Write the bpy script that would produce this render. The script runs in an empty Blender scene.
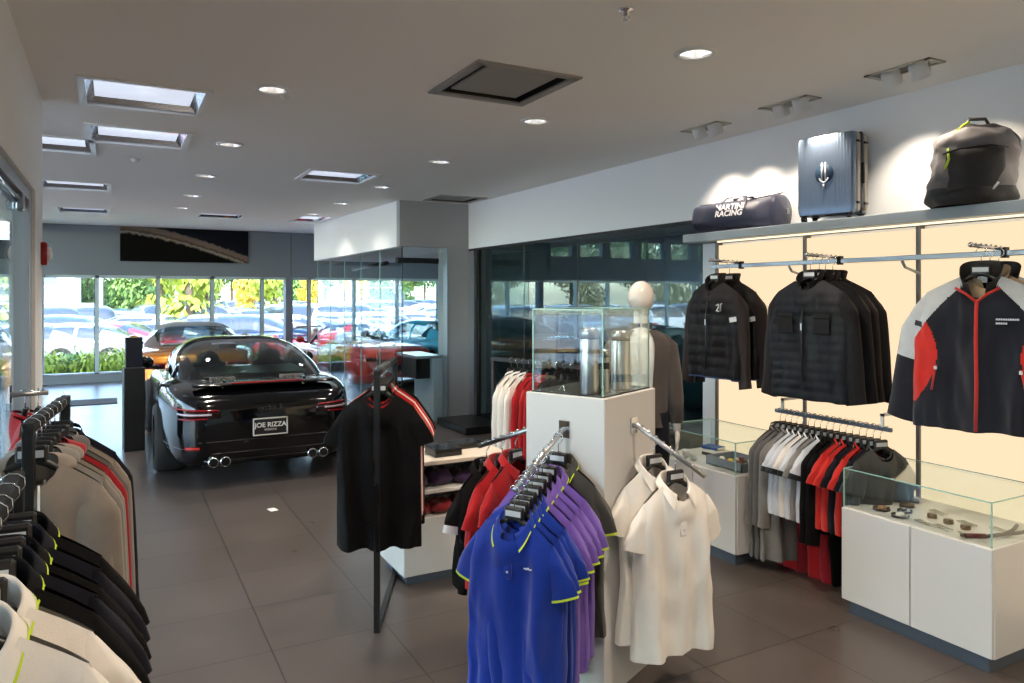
import bpy, math, random
from mathutils import Vector, Matrix, noise
from math import sin, cos, pi, radians, atan2, sqrt
random.seed(7)
SC = bpy.context.scene
COL = SC.collection

# ------------------------------------------------------------------ materials
def lin(c):
    return tuple((v/12.92 if v <= .04045 else ((v+.055)/1.055)**2.4) for v in c)
def rgb(r, g, b):
    return lin((r/255, g/255, b/255)) + (1,)
MATS = {}
def mat(name, col, rough=.5, metal=0, bump=0, bscale=60, var=0, vscale=3, sheen=0, coat=0, emit=None, estr=0, trans=0, spec=None, stretch=None):
    if name in MATS: return MATS[name]
    m = bpy.data.materials.new(name); m.use_nodes = True
    nt = m.node_tree; b = nt.nodes['Principled BSDF']
    b.inputs['Base Color'].default_value = col
    b.inputs['Roughness'].default_value = rough
    b.inputs['Metallic'].default_value = metal
    if sheen: b.inputs['Sheen Weight'].default_value = sheen; b.inputs['Sheen Roughness'].default_value = .5
    if coat: b.inputs['Coat Weight'].default_value = coat; b.inputs['Coat Roughness'].default_value = .03
    if trans: b.inputs['Transmission Weight'].default_value = trans
    if spec is not None: b.inputs['Specular IOR Level'].default_value = spec
    if emit: b.inputs['Emission Color'].default_value = emit; b.inputs['Emission Strength'].default_value = estr
    if bump or var:
        tc = nt.nodes.new('ShaderNodeTexCoord')
        src = tc.outputs['Object']
        if stretch:
            mp = nt.nodes.new('ShaderNodeMapping'); mp.inputs['Scale'].default_value = stretch
            nt.links.new(src, mp.inputs[0]); src = mp.outputs[0]
    if var:
        n = nt.nodes.new('ShaderNodeTexNoise'); n.inputs['Scale'].default_value = vscale; n.inputs['Detail'].default_value = 4
        nt.links.new(src, n.inputs['Vector'])
        mx = nt.nodes.new('ShaderNodeMix'); mx.data_type = 'RGBA'
        mx.inputs[6].default_value = tuple(max(0, v*(1-var)) for v in col[:3])+(1,)
        mx.inputs[7].default_value = tuple(min(1, v*(1+var)) for v in col[:3])+(1,)
        nt.links.new(n.outputs[0], mx.inputs[0]); nt.links.new(mx.outputs[2], b.inputs['Base Color'])
    if bump:
        n = nt.nodes.new('ShaderNodeTexNoise'); n.inputs['Scale'].default_value = bscale; n.inputs['Detail'].default_value = 3
        nt.links.new(src, n.inputs['Vector'])
        bp = nt.nodes.new('ShaderNodeBump'); bp.inputs['Strength'].default_value = bump; bp.inputs['Distance'].default_value = .01
        nt.links.new(n.outputs[0], bp.inputs['Height']); nt.links.new(bp.outputs[0], b.inputs['Normal'])
    MATS[name] = m
    return m
def glass(name, tint=(.93, .97, .96), rough=0.0, ior=1.5, refl=1.0):
    if name in MATS: return MATS[name]
    m = bpy.data.materials.new(name); m.use_nodes = True; nt = m.node_tree
    nt.nodes.clear()
    o = nt.nodes.new('ShaderNodeOutputMaterial'); mx = nt.nodes.new('ShaderNodeMixShader')
    t = nt.nodes.new('ShaderNodeBsdfTransparent'); t.inputs[0].default_value = tint+(1,)
    g = nt.nodes.new('ShaderNodeBsdfGlossy'); g.inputs['Roughness'].default_value = rough
    g.inputs['Color'].default_value = (.9, .97, 1, 1)
    f = nt.nodes.new('ShaderNodeLayerWeight'); f.inputs[0].default_value = .5
    pw = nt.nodes.new('ShaderNodeMath'); pw.operation = 'POWER'; pw.inputs[1].default_value = 5
    mu = nt.nodes.new('ShaderNodeMath'); mu.operation = 'MULTIPLY_ADD'; mu.inputs[1].default_value = .9; mu.inputs[2].default_value = .045*refl; mu.use_clamp = True
    nt.links.new(f.outputs[1], pw.inputs[0]); nt.links.new(pw.outputs[0], mu.inputs[0]); nt.links.new(mu.outputs[0], mx.inputs[0])
    nt.links.new(t.outputs[0], mx.inputs[1]); nt.links.new(g.outputs[0], mx.inputs[2]); nt.links.new(mx.outputs[0], o.inputs[0])
    MATS[name] = m
    return m
def emis(name, col, strength):
    if name in MATS: return MATS[name]
    m = bpy.data.materials.new(name); m.use_nodes = True; nt = m.node_tree; nt.nodes.clear()
    o = nt.nodes.new('ShaderNodeOutputMaterial'); e = nt.nodes.new('ShaderNodeEmission')
    e.inputs[0].default_value = col; e.inputs[1].default_value = strength
    nt.links.new(e.outputs[0], o.inputs[0]); MATS[name] = m
    return m
def fab(name, r, g, b, var=.12, sheen=.25, rough=.85):
    return mat(name, rgb(r, g, b), rough, bump=.08, bscale=260, var=var, vscale=25, sheen=sheen, spec=.2)

WHITEWALL = mat('white_paint', rgb(240, 241, 240), .7, bump=.03, bscale=80)
SLATE = mat('slate_grey_paint', rgb(112, 122, 130), .7, bump=.02)
GREYWALL = mat('grey_paint', rgb(165, 165, 165), .7, bump=.02)
CEIL = mat('ceiling_paint', rgb(240, 236, 230), .8, bump=.02, bscale=40)
LAMINATE = mat('white_laminate', rgb(212, 209, 206), .32)
KICK = mat('blue_grey_kick', rgb(95, 105, 118), .35, metal=.4)
STEEL = mat('brushed_steel', rgb(190, 190, 192), .28, metal=1, bump=.05, bscale=120, stretch=(1, 1, .05))
CHROME = mat('chrome', rgb(215, 217, 220), .08, metal=1)
DKSTEEL = mat('satin_steel', rgb(150, 156, 165), .3, metal=1)
ALU = mat('anodised_aluminium', rgb(170, 176, 182), .4, metal=.7)
BLACK = mat('black_powder_coat', rgb(12, 12, 13), .5)
BLACKPL = mat('black_plastic', rgb(20, 20, 22), .3)
RUBBER = mat('rubber', rgb(24, 24, 25), .8)
WHITEMET = mat('white_metal', rgb(225, 225, 222), .35)
CLEAR = glass('clear_glass', (.95, .98, .97))
CASEGLASS = glass('case_glass', (.96, .985, .975))
GEDGE = mat('green_glass_edge', rgb(150, 195, 185), .12, spec=.8)
TEALGLASS = glass('partition_glass', (.94, .98, .98), ior=1.5, refl=1.25)
DARKGLASS = glass('office_glass', (.66, .80, .82), ior=1.55, refl=1.6)

# ------------------------------------------------------------------ mesh helper
class MB:
    def __init__(s): s.v = []; s.f = []; s.m = []; s.smooth = []; s.mats = []
    def mi(s, m):
        if m not in s.mats: s.mats.append(m)
        return s.mats.index(m)
    def add(s, verts, faces, m, smooth=False):
        o = len(s.v); s.v += [tuple(v) for v in verts]; i = s.mi(m)
        for f in faces: s.f.append(tuple(a+o for a in f)); s.m.append(i); s.smooth.append(smooth)
        return s
    def quad(s, a, b, c, d, m): return s.add([a, b, c, d], [(0, 1, 2, 3)], m)
    def box(s, x0, x1, y0, y1, z0, z1, m, bev=0, M=None):
        if bev > 0:
            b = min(bev, (x1-x0)*.45, (y1-y0)*.45, (z1-z0)*.45)
            V = []; idx = {}
            for ix, (X, sx) in enumerate(((x0, 1), (x1, -1))):
                for iy, (Y, sy) in enumerate(((y0, 1), (y1, -1))):
                    for iz, (Z_, sz) in enumerate(((z0, 1), (z1, -1))):
                        for a in range(3):
                            p = [X+sx*b, Y+sy*b, Z_+sz*b]
                            p[a] = (X, Y, Z_)[a]
                            idx[ix, iy, iz, a] = len(V); V.append(tuple(p))
            F = []
            for ix in (0, 1): F.append([idx[ix, y, z, 0] for y, z in ((0, 0), (1, 0), (1, 1), (0, 1))])
            for iy in (0, 1): F.append([idx[x, iy, z, 1] for x, z in ((0, 0), (0, 1), (1, 1), (1, 0))])
            for iz in (0, 1): F.append([idx[x, y, iz, 2] for x, y in ((0, 0), (1, 0), (1, 1), (0, 1))])
            for iy in (0, 1):
                for iz in (0, 1): F.append([idx[0, iy, iz, 1], idx[1, iy, iz, 1], idx[1, iy, iz, 2], idx[0, iy, iz, 2]])
            for ix in (0, 1):
                for iz in (0, 1): F.append([idx[ix, 0, iz, 0], idx[ix, 1, iz, 0], idx[ix, 1, iz, 2], idx[ix, 0, iz, 2]])
            for ix in (0, 1):
                for iy in (0, 1): F.append([idx[ix, iy, 0, 0], idx[ix, iy, 1, 0], idx[ix, iy, 1, 1], idx[ix, iy, 0, 1]])
            for ix in (0, 1):
                for iy in (0, 1):
                    for iz in (0, 1): F.append([idx[ix, iy, iz, 0], idx[ix, iy, iz, 1], idx[ix, iy, iz, 2]])
            c = Vector(((x0+x1)/2, (y0+y1)/2, (z0+z1)/2)); F2 = []
            for f in F:
                p = [Vector(V[i]) for i in f]; n = (p[1]-p[0]).cross(p[2]-p[0])
                F2.append(f if n.dot(sum(p, Vector())/len(p)-c) > 0 else f[::-1])
            F = F2
        else:
            V = [(x0, y0, z0), (x1, y0, z0), (x1, y1, z0), (x0, y1, z0), (x0, y0, z1), (x1, y0, z1), (x1, y1, z1), (x0, y1, z1)]
            F = [(0, 3, 2, 1), (4, 5, 6, 7), (0, 1, 5, 4), (1, 2, 6, 5), (2, 3, 7, 6), (3, 0, 4, 7)]
        if M is not None: V = [M @ Vector(v) for v in V]
        return s.add(V, F, m)
    def tube(s, pts, r, m, n=10, cap=True, ry=None, up=None):
        pts = [Vector(p) for p in pts]; N = len(pts)
        rs = r if isinstance(r, (list, tuple)) else [r]*N
        rys = ry if isinstance(ry, (list, tuple)) else ([ry]*N if ry else rs)
        V = []; prev = None
        for i, p in enumerate(pts):
            t = (pts[min(i+1, N-1)]-pts[max(i-1, 0)]).normalized()
            if up is not None: a = Vector(up)
            elif prev is not None: a = prev
            else: a = Vector((0, 0, 1)) if abs(t.z) < .9 else Vector((1, 0, 0))
            u = (a-t*a.dot(t)).normalized(); w = t.cross(u); prev = u
            for k in range(n):
                th = 2*pi*k/n
                V.append(p+u*cos(th)*rs[i]+w*sin(th)*rys[i])
        F = [(i*n+k, i*n+(k+1) % n, (i+1)*n+(k+1) % n, (i+1)*n+k) for i in range(N-1) for k in range(n)]
        if cap: F += [tuple(range(n))[::-1], tuple((N-1)*n+k for k in range(n))]
        return s.add(V, F, m, True)
    def cyl(s, c, r, h, m, n=24, axis='z', r2=None, smooth=True):
        r2 = r if r2 is None else r2
        ax = {'x': Vector((1, 0, 0)), 'y': Vector((0, 1, 0)), 'z': Vector((0, 0, 1))}[axis]
        c = Vector(c)
        return s.tube([c, c+ax*h], [r, r2], m, n)
    def lathe(s, prof, m, c=(0, 0, 0), n=28, axis='z', smooth=True, closed=False):
        c = Vector(c); V = []
        for r, z in prof:
            for k in range(n):
                t = 2*pi*k/n
                p = {'z': (r*cos(t), r*sin(t), z), 'x': (z, r*cos(t), r*sin(t)), 'y': (r*sin(t), z, r*cos(t))}[axis]
                V.append(c+Vector(p))
        P = len(prof); F = [(i*n+k, i*n+(k+1) % n, (i+1)*n+(k+1) % n, (i+1)*n+k) for i in range(P-1) for k in range(n)]
        return s.add(V, F, m, smooth)
    def ell(s, c, rx, ry, rz, m, n=16, k=10, M=None, wob=0, seed=0):
        c = Vector(c); V = []; F = []
        for i in range(k+1):
            a = pi*i/k
            for j in range(n):
                b = 2*pi*j/n; d = Vector((sin(a)*cos(b), sin(a)*sin(b), cos(a)))
                q = 1+(wob*noise.noise(d*2.3+Vector((seed, seed*.7, 0))) if wob else 0)
                v = Vector((d.x*rx*q, d.y*ry*q, d.z*rz*q))
                V.append((M @ v if M is not None else v)+c)
        for i in range(k):
            for j in range(n): F.append((i*n+j, (i+1)*n+j, (i+1)*n+(j+1) % n, i*n+(j+1) % n))
        return s.add(V, F, m, True)
    def grid(s, fn, nu, nv, m, smooth=True, closeu=False, mfn=None):
        V = [fn(i/(nu if closeu else nu-1), j/(nv-1)) for j in range(nv) for i in range(nu)]
        F = []; ms = []
        for j in range(nv-1):
            for i in range(nu if closeu else nu-1):
                i2 = (i+1) % nu
                F.append((j*nu+i, j*nu+i2, (j+1)*nu+i2, (j+1)*nu+i)); ms.append(mfn((i+.5)/nu, (j+.5)/(nv-1)) if mfn else m)
        o = len(s.v); s.v += [tuple(v) for v in V]
        for f, mm in zip(F, ms):
            if mm is None: continue
            s.f.append(tuple(a+o for a in f)); s.m.append(s.mi(mm)); s.smooth.append(smooth)
        return s
    def mesh(s, name):
        me = bpy.data.meshes.new(name); me.from_pydata(s.v, [], s.f)
        for m in s.mats: me.materials.append(m)
        me.polygons.foreach_set('material_index', s.m); me.polygons.foreach_set('use_smooth', s.smooth)
        me.update(); return me
    def build(s, name, parent=None, loc=(0, 0, 0), rotz=0, **tags):
        return link(name, s.mesh(name), parent, loc, rotz, **tags)
def link(name, me, parent=None, loc=(0, 0, 0), rotz=0, **tags):
    o = bpy.data.objects.new(name, me); COL.objects.link(o); o.location = loc; o.rotation_euler = (0, 0, rotz)
    if parent is not None: o.parent = parent
    tag(o, **tags); return o
def tag(o, label=None, cat=None, group=None, kind=None):
    if label: o['label'] = label
    if cat: o['category'] = cat
    if group: o['group'] = group
    if kind: o['kind'] = kind
    return o
def thing(name, label, cat, loc=(0, 0, 0), rotz=0, group=None):
    o = bpy.data.objects.new(name, None); COL.objects.link(o); o.location = loc; o.rotation_euler = (0, 0, rotz)
    o.empty_display_size = .1
    return tag(o, label, cat, group)
def struct(mb, name, **k): return mb.build(name, kind='structure', **k)
def part(mb, name, parent, **k): return mb.build(name, parent, **k)
def dup(root, loc=None, rotz=None, label=None, group=None, scale=None):
    def cp(o, par):
        c = o.copy(); COL.objects.link(c)
        if par is not None: c.parent = par
        for ch in [x for x in KIDS.get(o.name, [])]: cp(ch, c)
        return c
    KIDS = {}
    def walk(o):
        KIDS[o.name] = list(o.children)
        for ch in o.children: walk(ch)
    walk(root)
    r = cp(root, None)
    if loc is not None: r.location = loc
    if rotz is not None: r.rotation_euler = (0, 0, rotz)
    if scale is not None: r.scale = scale
    if label: r['label'] = label
    if group: r['group'] = group
    return r
def text_mesh(s, size, m, depth=.001, bold=0, spacing=1.0):
    cu = bpy.data.curves.new('lettering', 'FONT'); cu.body = s; cu.size = size; cu.extrude = depth; cu.align_x = 'CENTER'; cu.align_y = 'CENTER'
    cu.offset = bold; cu.space_character = spacing; cu.space_line = .8
    o = bpy.data.objects.new('lettering', cu); COL.objects.link(o)
    dg = bpy.context.evaluated_depsgraph_get(); dg.update()
    me = bpy.data.meshes.new_from_object(o.evaluated_get(dg)); me.materials.clear(); me.materials.append(m)
    bpy.data.objects.remove(o); bpy.data.curves.remove(cu)
    return me
def text(s, size, m, parent, M, name='lettering', **k):
    me = text_mesh(s, size, m, **k); me.transform(M)
    return link(name, me, parent)
def interp(xs, ys, x):
    # monotone-ish cubic hermite
    if x <= xs[0]: return ys[0]
    if x >= xs[-1]: return ys[-1]
    for i in range(len(xs)-1):
        if x <= xs[i+1]: break
    def sl(j):
        if j <= 0: return (ys[1]-ys[0])/(xs[1]-xs[0])
        if j >= len(xs)-1: return (ys[-1]-ys[-2])/(xs[-1]-xs[-2])
        a = (ys[j]-ys[j-1])/(xs[j]-xs[j-1]); b = (ys[j+1]-ys[j])/(xs[j+1]-xs[j])
        return 0 if a*b <= 0 else 2*a*b/(a+b)
    h = xs[i+1]-xs[i]; t = (x-xs[i])/h; a, b = sl(i)*h, sl(i+1)*h
    return (2*t**3-3*t*t+1)*ys[i]+(t**3-2*t*t+t)*a+(-2*t**3+3*t*t)*ys[i+1]+(t**3-t*t)*b

# ------------------------------------------------------------------ camera and world
TH = radians(28.4)
cam = bpy.data.cameras.new('camera'); co = bpy.data.objects.new('camera', cam); COL.objects.link(co)
co.location = (0, 0, 1.8); co.rotation_euler = (pi/2, 0, -TH)
cam.sensor_width = 36; cam.lens = 736/1024*36; cam.shift_y = (295-341.5)/1024; cam.clip_start = .05; cam.clip_end = 400
SC.camera = co
SC.view_settings.view_transform = 'Standard'; SC.view_settings.look = 'None'; SC.view_settings.gamma = 1
SC.view_settings.use_curve_mapping = False; SC.view_settings.exposure = -0.5
w = bpy.data.worlds.new('sky'); SC.world = w; w.use_nodes = True
nt = w.node_tree; bg = nt.nodes['Background']; sk = nt.nodes.new('ShaderNodeTexSky')
sk.sky_type = 'NISHITA'; sk.sun_disc = False; sk.sun_elevation = radians(48); sk.sun_rotation = radians(200); sk.air_density = 1.0; sk.dust_density = 1.5
nt.links.new(sk.outputs[0], bg.inputs[0]); bg.inputs[1].default_value = 3.3
def light(name, kind, loc, energy, col=(1, 1, 1), rot=None, target=None, **k):
    l = bpy.data.lights.new(name, kind); l.energy = energy; l.color = col
    for a, b in k.items(): setattr(l, a, b)
    o = bpy.data.objects.new(name, l); COL.objects.link(o); o.location = loc
    if target is not None: o.rotation_euler = (Vector(target)-Vector(loc)).to_track_quat('-Z', 'Y').to_euler()
    elif rot: o.rotation_euler = rot
    return o
light('sun', 'SUN', (0, 30, 20), 15, (1, .96, .9), target=(0+8, 30+12, 0), angle=.02)
WARM = (1, .85, .69)

# ------------------------------------------------------------------ room
FLOORY = 17.5
def ceilz(y): return 3.1 if y <= 9.9 else 3.1+(y-9.9)/(FLOORY-9.9)*.14
def floor_mat():
    m = mat('floor_tile', rgb(98, 88, 82), .34); nt = m.node_tree; b = nt.nodes['Principled BSDF']
    tc = nt.nodes.new('ShaderNodeTexCoord'); mp = nt.nodes.new('ShaderNodeMapping')
    mp.inputs['Location'].default_value = (-.10, -3.85+.0, 0); nt.links.new(tc.outputs['Object'], mp.inputs[0])
    br = nt.nodes.new('ShaderNodeTexBrick'); br.offset = 0; br.squash = 1
    br.inputs['Scale'].default_value = 1; br.inputs['Mortar Size'].default_value = .004; br.inputs['Mortar Smooth'].default_value = .1
    br.inputs['Brick Width'].default_value = .603; br.inputs['Row Height'].default_value = .583
    br.inputs['Color1'].default_value = rgb(86, 78, 73); br.inputs['Color2'].default_value = rgb(80, 73, 69); br.inputs['Mortar'].default_value = rgb(50, 44, 42)
    nt.links.new(mp.outputs[0], br.inputs[0])
    n = nt.nodes.new('ShaderNodeTexNoise'); n.inputs['Scale'].default_value = 2.5; n.inputs['Detail'].default_value = 3; nt.links.new(tc.outputs['Object'], n.inputs[0])
    mx = nt.nodes.new('ShaderNodeMix'); mx.data_type = 'RGBA'; mx.blend_type = 'MULTIPLY'; mx.inputs[0].default_value = 1
    m2 = nt.nodes.new('ShaderNodeMapRange'); m2.inputs[3].default_value = .88; m2.inputs[4].default_value = 1.12; nt.links.new(n.outputs[0], m2.inputs[0]); nt.links.new(br.outputs[0], mx.inputs[6]); nt.links.new(m2.outputs[0], mx.inputs[7]); nt.links.new(mx.outputs[2], b.inputs['Base Color'])
    mr = nt.nodes.new('ShaderNodeMapRange'); mr.inputs[3].default_value = .25; mr.inputs[4].default_value = .33
    nt.links.new(n.outputs[0], mr.inputs[0]); nt.links.new(mr.outputs[0], b.inputs['Roughness'])
    bp = nt.nodes.new('ShaderNodeBump'); bp.inputs['Strength'].default_value = .3; bp.inputs['Distance'].default_value = .003; bp.invert = True
    nt.links.new(br.outputs[1], bp.inputs['Height']); nt.links.new(bp.outputs[0], b.inputs['Normal'])
    return m
FLOORM = floor_mat()
f = MB(); f.box(-8.2, 9.2, -3.2, 17.62, -.12, 0, FLOORM); struct(f, 'floor')

# ceiling fixtures list: rect holes (x0,x1,y0,y1)
TROFF = [(-.17, .53, 5.05, 5.76), (-.17, .53, 6.42, 7.12), (-.87, -.17, 7.07, 7.77), (-.76, -.06, 9.8, 10.5), (-.79, -.09, 13.35, 14.1),
         (1.27, 1.97, 13.2, 13.95), (1.80, 2.50, 7.66, 8.36), (2.85, 3.35, 12.75, 13.85)]
VENTS = [(1.80, 2.42, 3.69, 4.36), (3.75, 4.36, 8.85, 9.4)]
TRACK = [(3.93, 4.05, 2.47, 2.83), (3.96, 4.08, 3.31, 3.67), (3.97, 4.09, 4.12, 4.48), (3.93, 4.05, 1.55, 1.91)]
DOWN = [(.88, 4.81), (.88, 6.74), (.89, 8.64), (.91, 10.55), (.93, 12.4), (2.75, 3.01), (2.77, 4.75), (2.80, 6.64), (2.83, 8.53), (2.86, 10.4), (2.90, 12.3),
        (.88, 2.9), (2.75, 1.1), (.88, 1.0)]
HOLES = TROFF+VENTS+TRACK+[(x-.07, x+.07, y-.07, y+.07) for x, y in DOWN]
def sheet_with_holes(x0, x1, y0, y1, holes, m):
    xs = sorted({x0, x1} | {h[0] for h in holes} | {h[1] for h in holes}); ys = sorted({y0, y1, 9.9} | {h[2] for h in holes} | {h[3] for h in holes})
    xs = [x for x in xs if x0 <= x <= x1]; ys = [y for y in ys if y0 <= y <= y1]
    b = MB(); idx = {}
    for j, y in enumerate(ys):
        for i, x in enumerate(xs): idx[i, j] = len(b.v); b.v.append((x, y, ceilz(y)))
    mi = b.mi(m)
    for j in range(len(ys)-1):
        for i in range(len(xs)-1):
            cx, cy = (xs[i]+xs[i+1])/2, (ys[j]+ys[j+1])/2
            if any(h[0] < cx < h[1] and h[2] < cy < h[3] for h in holes): continue
            b.f.append((idx[i, j], idx[i, j+1], idx[i+1, j+1], idx[i+1, j])); b.m.append(mi); b.smooth.append(False)
    return b
c = sheet_with_holes(-1.6, 9.2, -3.2, 17.6, HOLES, CEIL)
c.box(-1.6, 9.2, -3.2, 17.6, 3.5, 3.6, CEIL)  # unseen slab added over the ceiling sheet to keep sky light out
c.box(-8.2, -1.6, 5.0, 17.6, 3.95, 4.05, CEIL)
struct(c, 'ceiling')
f = MB(); f.box(-1.66, -1.6, -3.2, 17.4, 3.1, 3.95, WHITEWALL); struct(f, 'wall_fascia')

# left wall with glazed storefront
b = MB(); b.box(-.55, -.42, 5.30, 5.80, 0, 3.1, WHITEWALL); b.box(-.55, -.42, -3.2, 5.30, 2.43, 3.1, WHITEWALL);
struct(b, 'wall_left')
b = MB(); b.box(-.53, -.44, 5.20, 5.298, 0, 2.425, ALU); b.box(-.53, -.44, -3.1, 5.20, 2.36, 2.425, ALU)
for y in (-.2, 2.6): b.box(-.52, -.45, y, y+.06, 0, 2.36, ALU)
b.box(-.50, -.47, -3.1, 5.20, 2.31, 2.36, BLACKPL)
struct(b, 'trim_storefront')
b = MB(); b.box(-.49, -.48, -3.1, 5.18, 0.01, 2.31, CLEAR); struct(b, 'window_1')
b = MB(); b.box(-.475,-.44,4.85,4.95,2.27,2.37,DKSTEEL,.006); b.tube([(-.46,3.3,2.33),(-.46,4.9,2.33)],.014,CHROME); b.cyl((-.47,3.55,2.27),.022,.04,CHROME,axis='x')
b.build('sliding_door_track', label='chrome sliding door track with roller block along the storefront head', cat='door track')
# boutique back and shell
b = MB(); b.box(-.55, 4.6, -3.2, -3.0, 0, 3.1, WHITEWALL); struct(b, 'wall_back')
b = MB(); b.box(4.48, 4.6, -3.2, 4.62, 0, 3.1, WHITEWALL); b.box(4.48, 4.6, 4.62, 9.6, 2.46, 3.1, WHITEWALL); struct(b, 'wall_right')
DKROOM = mat('dark_office_paint', rgb(74, 84, 88), .75)
b = MB(); b.box(4.62, 8.2, 4.2, 4.3, 0, 3.08, DKROOM); b.box(8.1, 8.2, 4.3, 9.6, 0, 3.08, DKROOM); b.box(4.77, 8.2, 9.6, 9.7, 0, 3.08, DKROOM); struct(b, 'wall_office')
# bulkhead and column
b = MB(); b.box(3.44, 8.2, 9.72, 14.5, 2.47, 3.3, WHITEWALL)
b.box(3.44, 4.18, 9.6, 9.72, 2.47, 3.3, GREYWALL); struct(b, 'wall_bulkhead')
b = MB(); b.box(4.18, 4.76, 9.6, 10.0, 0, 3.3, GREYWALL); b.box(4.15, 4.18, 9.6, 9.75, 0, 2.47, ALU); struct(b, 'wall_column')
b = MB()
b.box(-1.6, 9.2, 17.4, 17.6, 2.21, 3.36, SLATE); b.box(-8.2, -1.5, 17.4, 17.6, 2.21, 2.88, SLATE); b.box(-8.2, -1.6, 17.4, 17.6, 3.36, 4.0, SLATE)
for x0 in (-8.2, -7.0, -5.9, -4.75, -3.65, -2.6): b.box(x0, x0+.28, 17.4, 17.6, 2.88, 3.36, SLATE)
b.box(-1.36, -1.24, 17.35, 17.6, .17, 2.21, SLATE); b.box(-8.2, 9.2, 17.4, 17.6, 0, .17, SLATE); b.box(7.5, 9.2, 17.3, 17.6, 0, 2.21, SLATE)
b.box(3.596, 3.604, 17.39, 17.4, 2.21, 3.24, BLACK); struct(b, 'wall_far')
b = MB(); b.box(3.46, 3.62, 17.3, 17.58, .17, 2.21, SLATE); struct(b, 'trim_1')
MULL = mat('pale_mullion', rgb(185, 205, 210), .3, metal=.3)
b = MB()
xs = [-8, -6.9, -5.8, -4.7, -3.6, -2.5, -.31, .83, 1.91, 2.97, 4.03, 5.1, 6.2, 7.3]
for x in xs: b.box(x-.035, x+.035, 17.42, 17.55, .17, 2.21, MULL); b.box(x-.05, x-.035, 17.45, 17.5, .17, 2.21, DKROOM)
b.box(-8.2, 7.5, 17.42, 17.55, 2.15, 2.21, MULL); b.box(-8.2, 7.5, 17.42, 17.55, .17, .20, ALU); struct(b, 'trim_2')
b = MB(); b.box(-8.1, 7.5, 17.48, 17.49, .2, 2.2, CLEAR); b.box(-8.1, -1.5, 17.48, 17.49, 2.88, 3.36, CLEAR); struct(b, 'window_2')
b = MB(); b.box(-8.2, -8.1, -3.2, 17.6, 3.7, 4.0, WHITEWALL); b.box(-8.2, -8.1, -3.2, 17.6, 0, .2, WHITEWALL)
for y in (-3.2, 0, 3, 6, 8.5, 11, 13.5, 16.5): b.box(-8.2, -8.1, y, y+.15, .2, 3.7, WHITEWALL)
b.box(-8.2,-.55,-3.2,-3.1,0,4,WHITEWALL); b.box(-8.2,-1.6,-3.2,5.0,3.95,4.05,CEIL)
struct(b, 'wall_showroom')
b = MB(); b.box(-8.16, -8.15, -3.1, 17.4, .2, 3.7, CLEAR); struct(b, 'window_added_daylight')  # unseen side glazing, added along the whole wall to bring in more daylight
b = MB(); b.box(9.1, 9.2, -3.2, 17.6, 0, 3.4, WHITEWALL); struct(b, 'wall_east')
# office glazing (mirror-like at this angle)
b = MB(); y = 4.62
b.box(4.50, 4.512, 4.62, 9.28, .02, 2.46, DARKGLASS); b.box(4.49,4.53,9.28,9.34,0,2.46,BLACK); b.box(4.49,4.53,9.44,9.6,0,2.46,ALU)
struct(b, 'window_4')
b = MB()
for y in (5.6, 6.8, 8.0): b.box(4.497, 4.500, y-.004, y+.004, .02, 2.46, DKROOM)
b.box(4.47, 4.53, 4.62, 9.6, 0, .03, BLACK); b.box(4.485,4.53,4.62,9.6,2.43,2.46,BLACK)
struct(b, 'trim_3')
# showroom partition glass
b = MB(); b.box(3.50, 3.512, 9.66, 14.45, .02, 2.47, TEALGLASS); b.box(3.50, 4.15, 9.66, 9.672, .02, 2.47, TEALGLASS); struct(b, 'window_5')
b = MB()
for y in (9.66, 10.62, 11.58, 12.54, 13.5, 14.45): b.box(3.492, 3.502, y-.006, y+.006, .02, 2.47, GEDGE if y > 9.7 else BLACKPL)
b.box(3.49, 3.53, 9.66, 14.45, 0, .025, ALU); b.box(3.49, 4.15, 9.65, 9.69, 0, .025, ALU); struct(b, 'trim_4')
b = MB(); b.box(3.5,4.15,9.9,9.95,2.25,2.33,BLACKPL,.01); b.tube([(3.6,10.6,2.28),(3.9,13.4,2.28)],.03,BLACKPL)
b.build('blind_cassette', label='black rolled blind cassette under the ceiling inside the glass office', cat='blind')

# lit display wall (light boxes)
PANEL = emis('lit_panel', rgb(255, 228, 188), 1.5)
b = MB(); Ys = [-2.9, -.6, .25, 1.08, 1.92, 2.755, 3.59, 4.45]
for i in range(len(Ys)-1): b.box(4.30, 4.34, Ys[i]+.012, Ys[i+1]-.012, .06, 2.2, PANEL)
struct(b, 'wall_lightbox')
b = MB()
for y in Ys: b.box(4.285, 4.34, y-.012, y+.012, 0, 2.22, mat('grey_upright', rgb(110, 108, 104), .4, metal=.6))
b.box(4.28, 4.48, 4.462, 4.60, 0, 2.22, mat('pale_end_panel', rgb(205, 212, 218), .5)); b.box(4.30, 4.36, -3.0, 4.46, 0, .06, ALU); b.box(4.34, 4.48, -3, 4.46, 0, 2.22, WHITEWALL)
struct(b, 'trim_5')
SHELF = mat('grey_shelf', rgb(168, 178, 182), .45)
b = MB(); b.box(4.15, 4.478, -3.0, 4.70, 2.232, 2.298, SHELF, .004)
b.build('luggage_shelf', label='long grey shelf above the lit wall carrying the bags and suitcase', cat='shelf')
b = MB(); b.box(4.265, 4.29, -2.95, 4.42, 2.222, 2.232, emis('strip_glow', rgb(255, 232, 196), 2.4)); b.build('shelf_strip_light', label='warm strip light fixed beneath the long grey shelf', cat='light')

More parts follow.
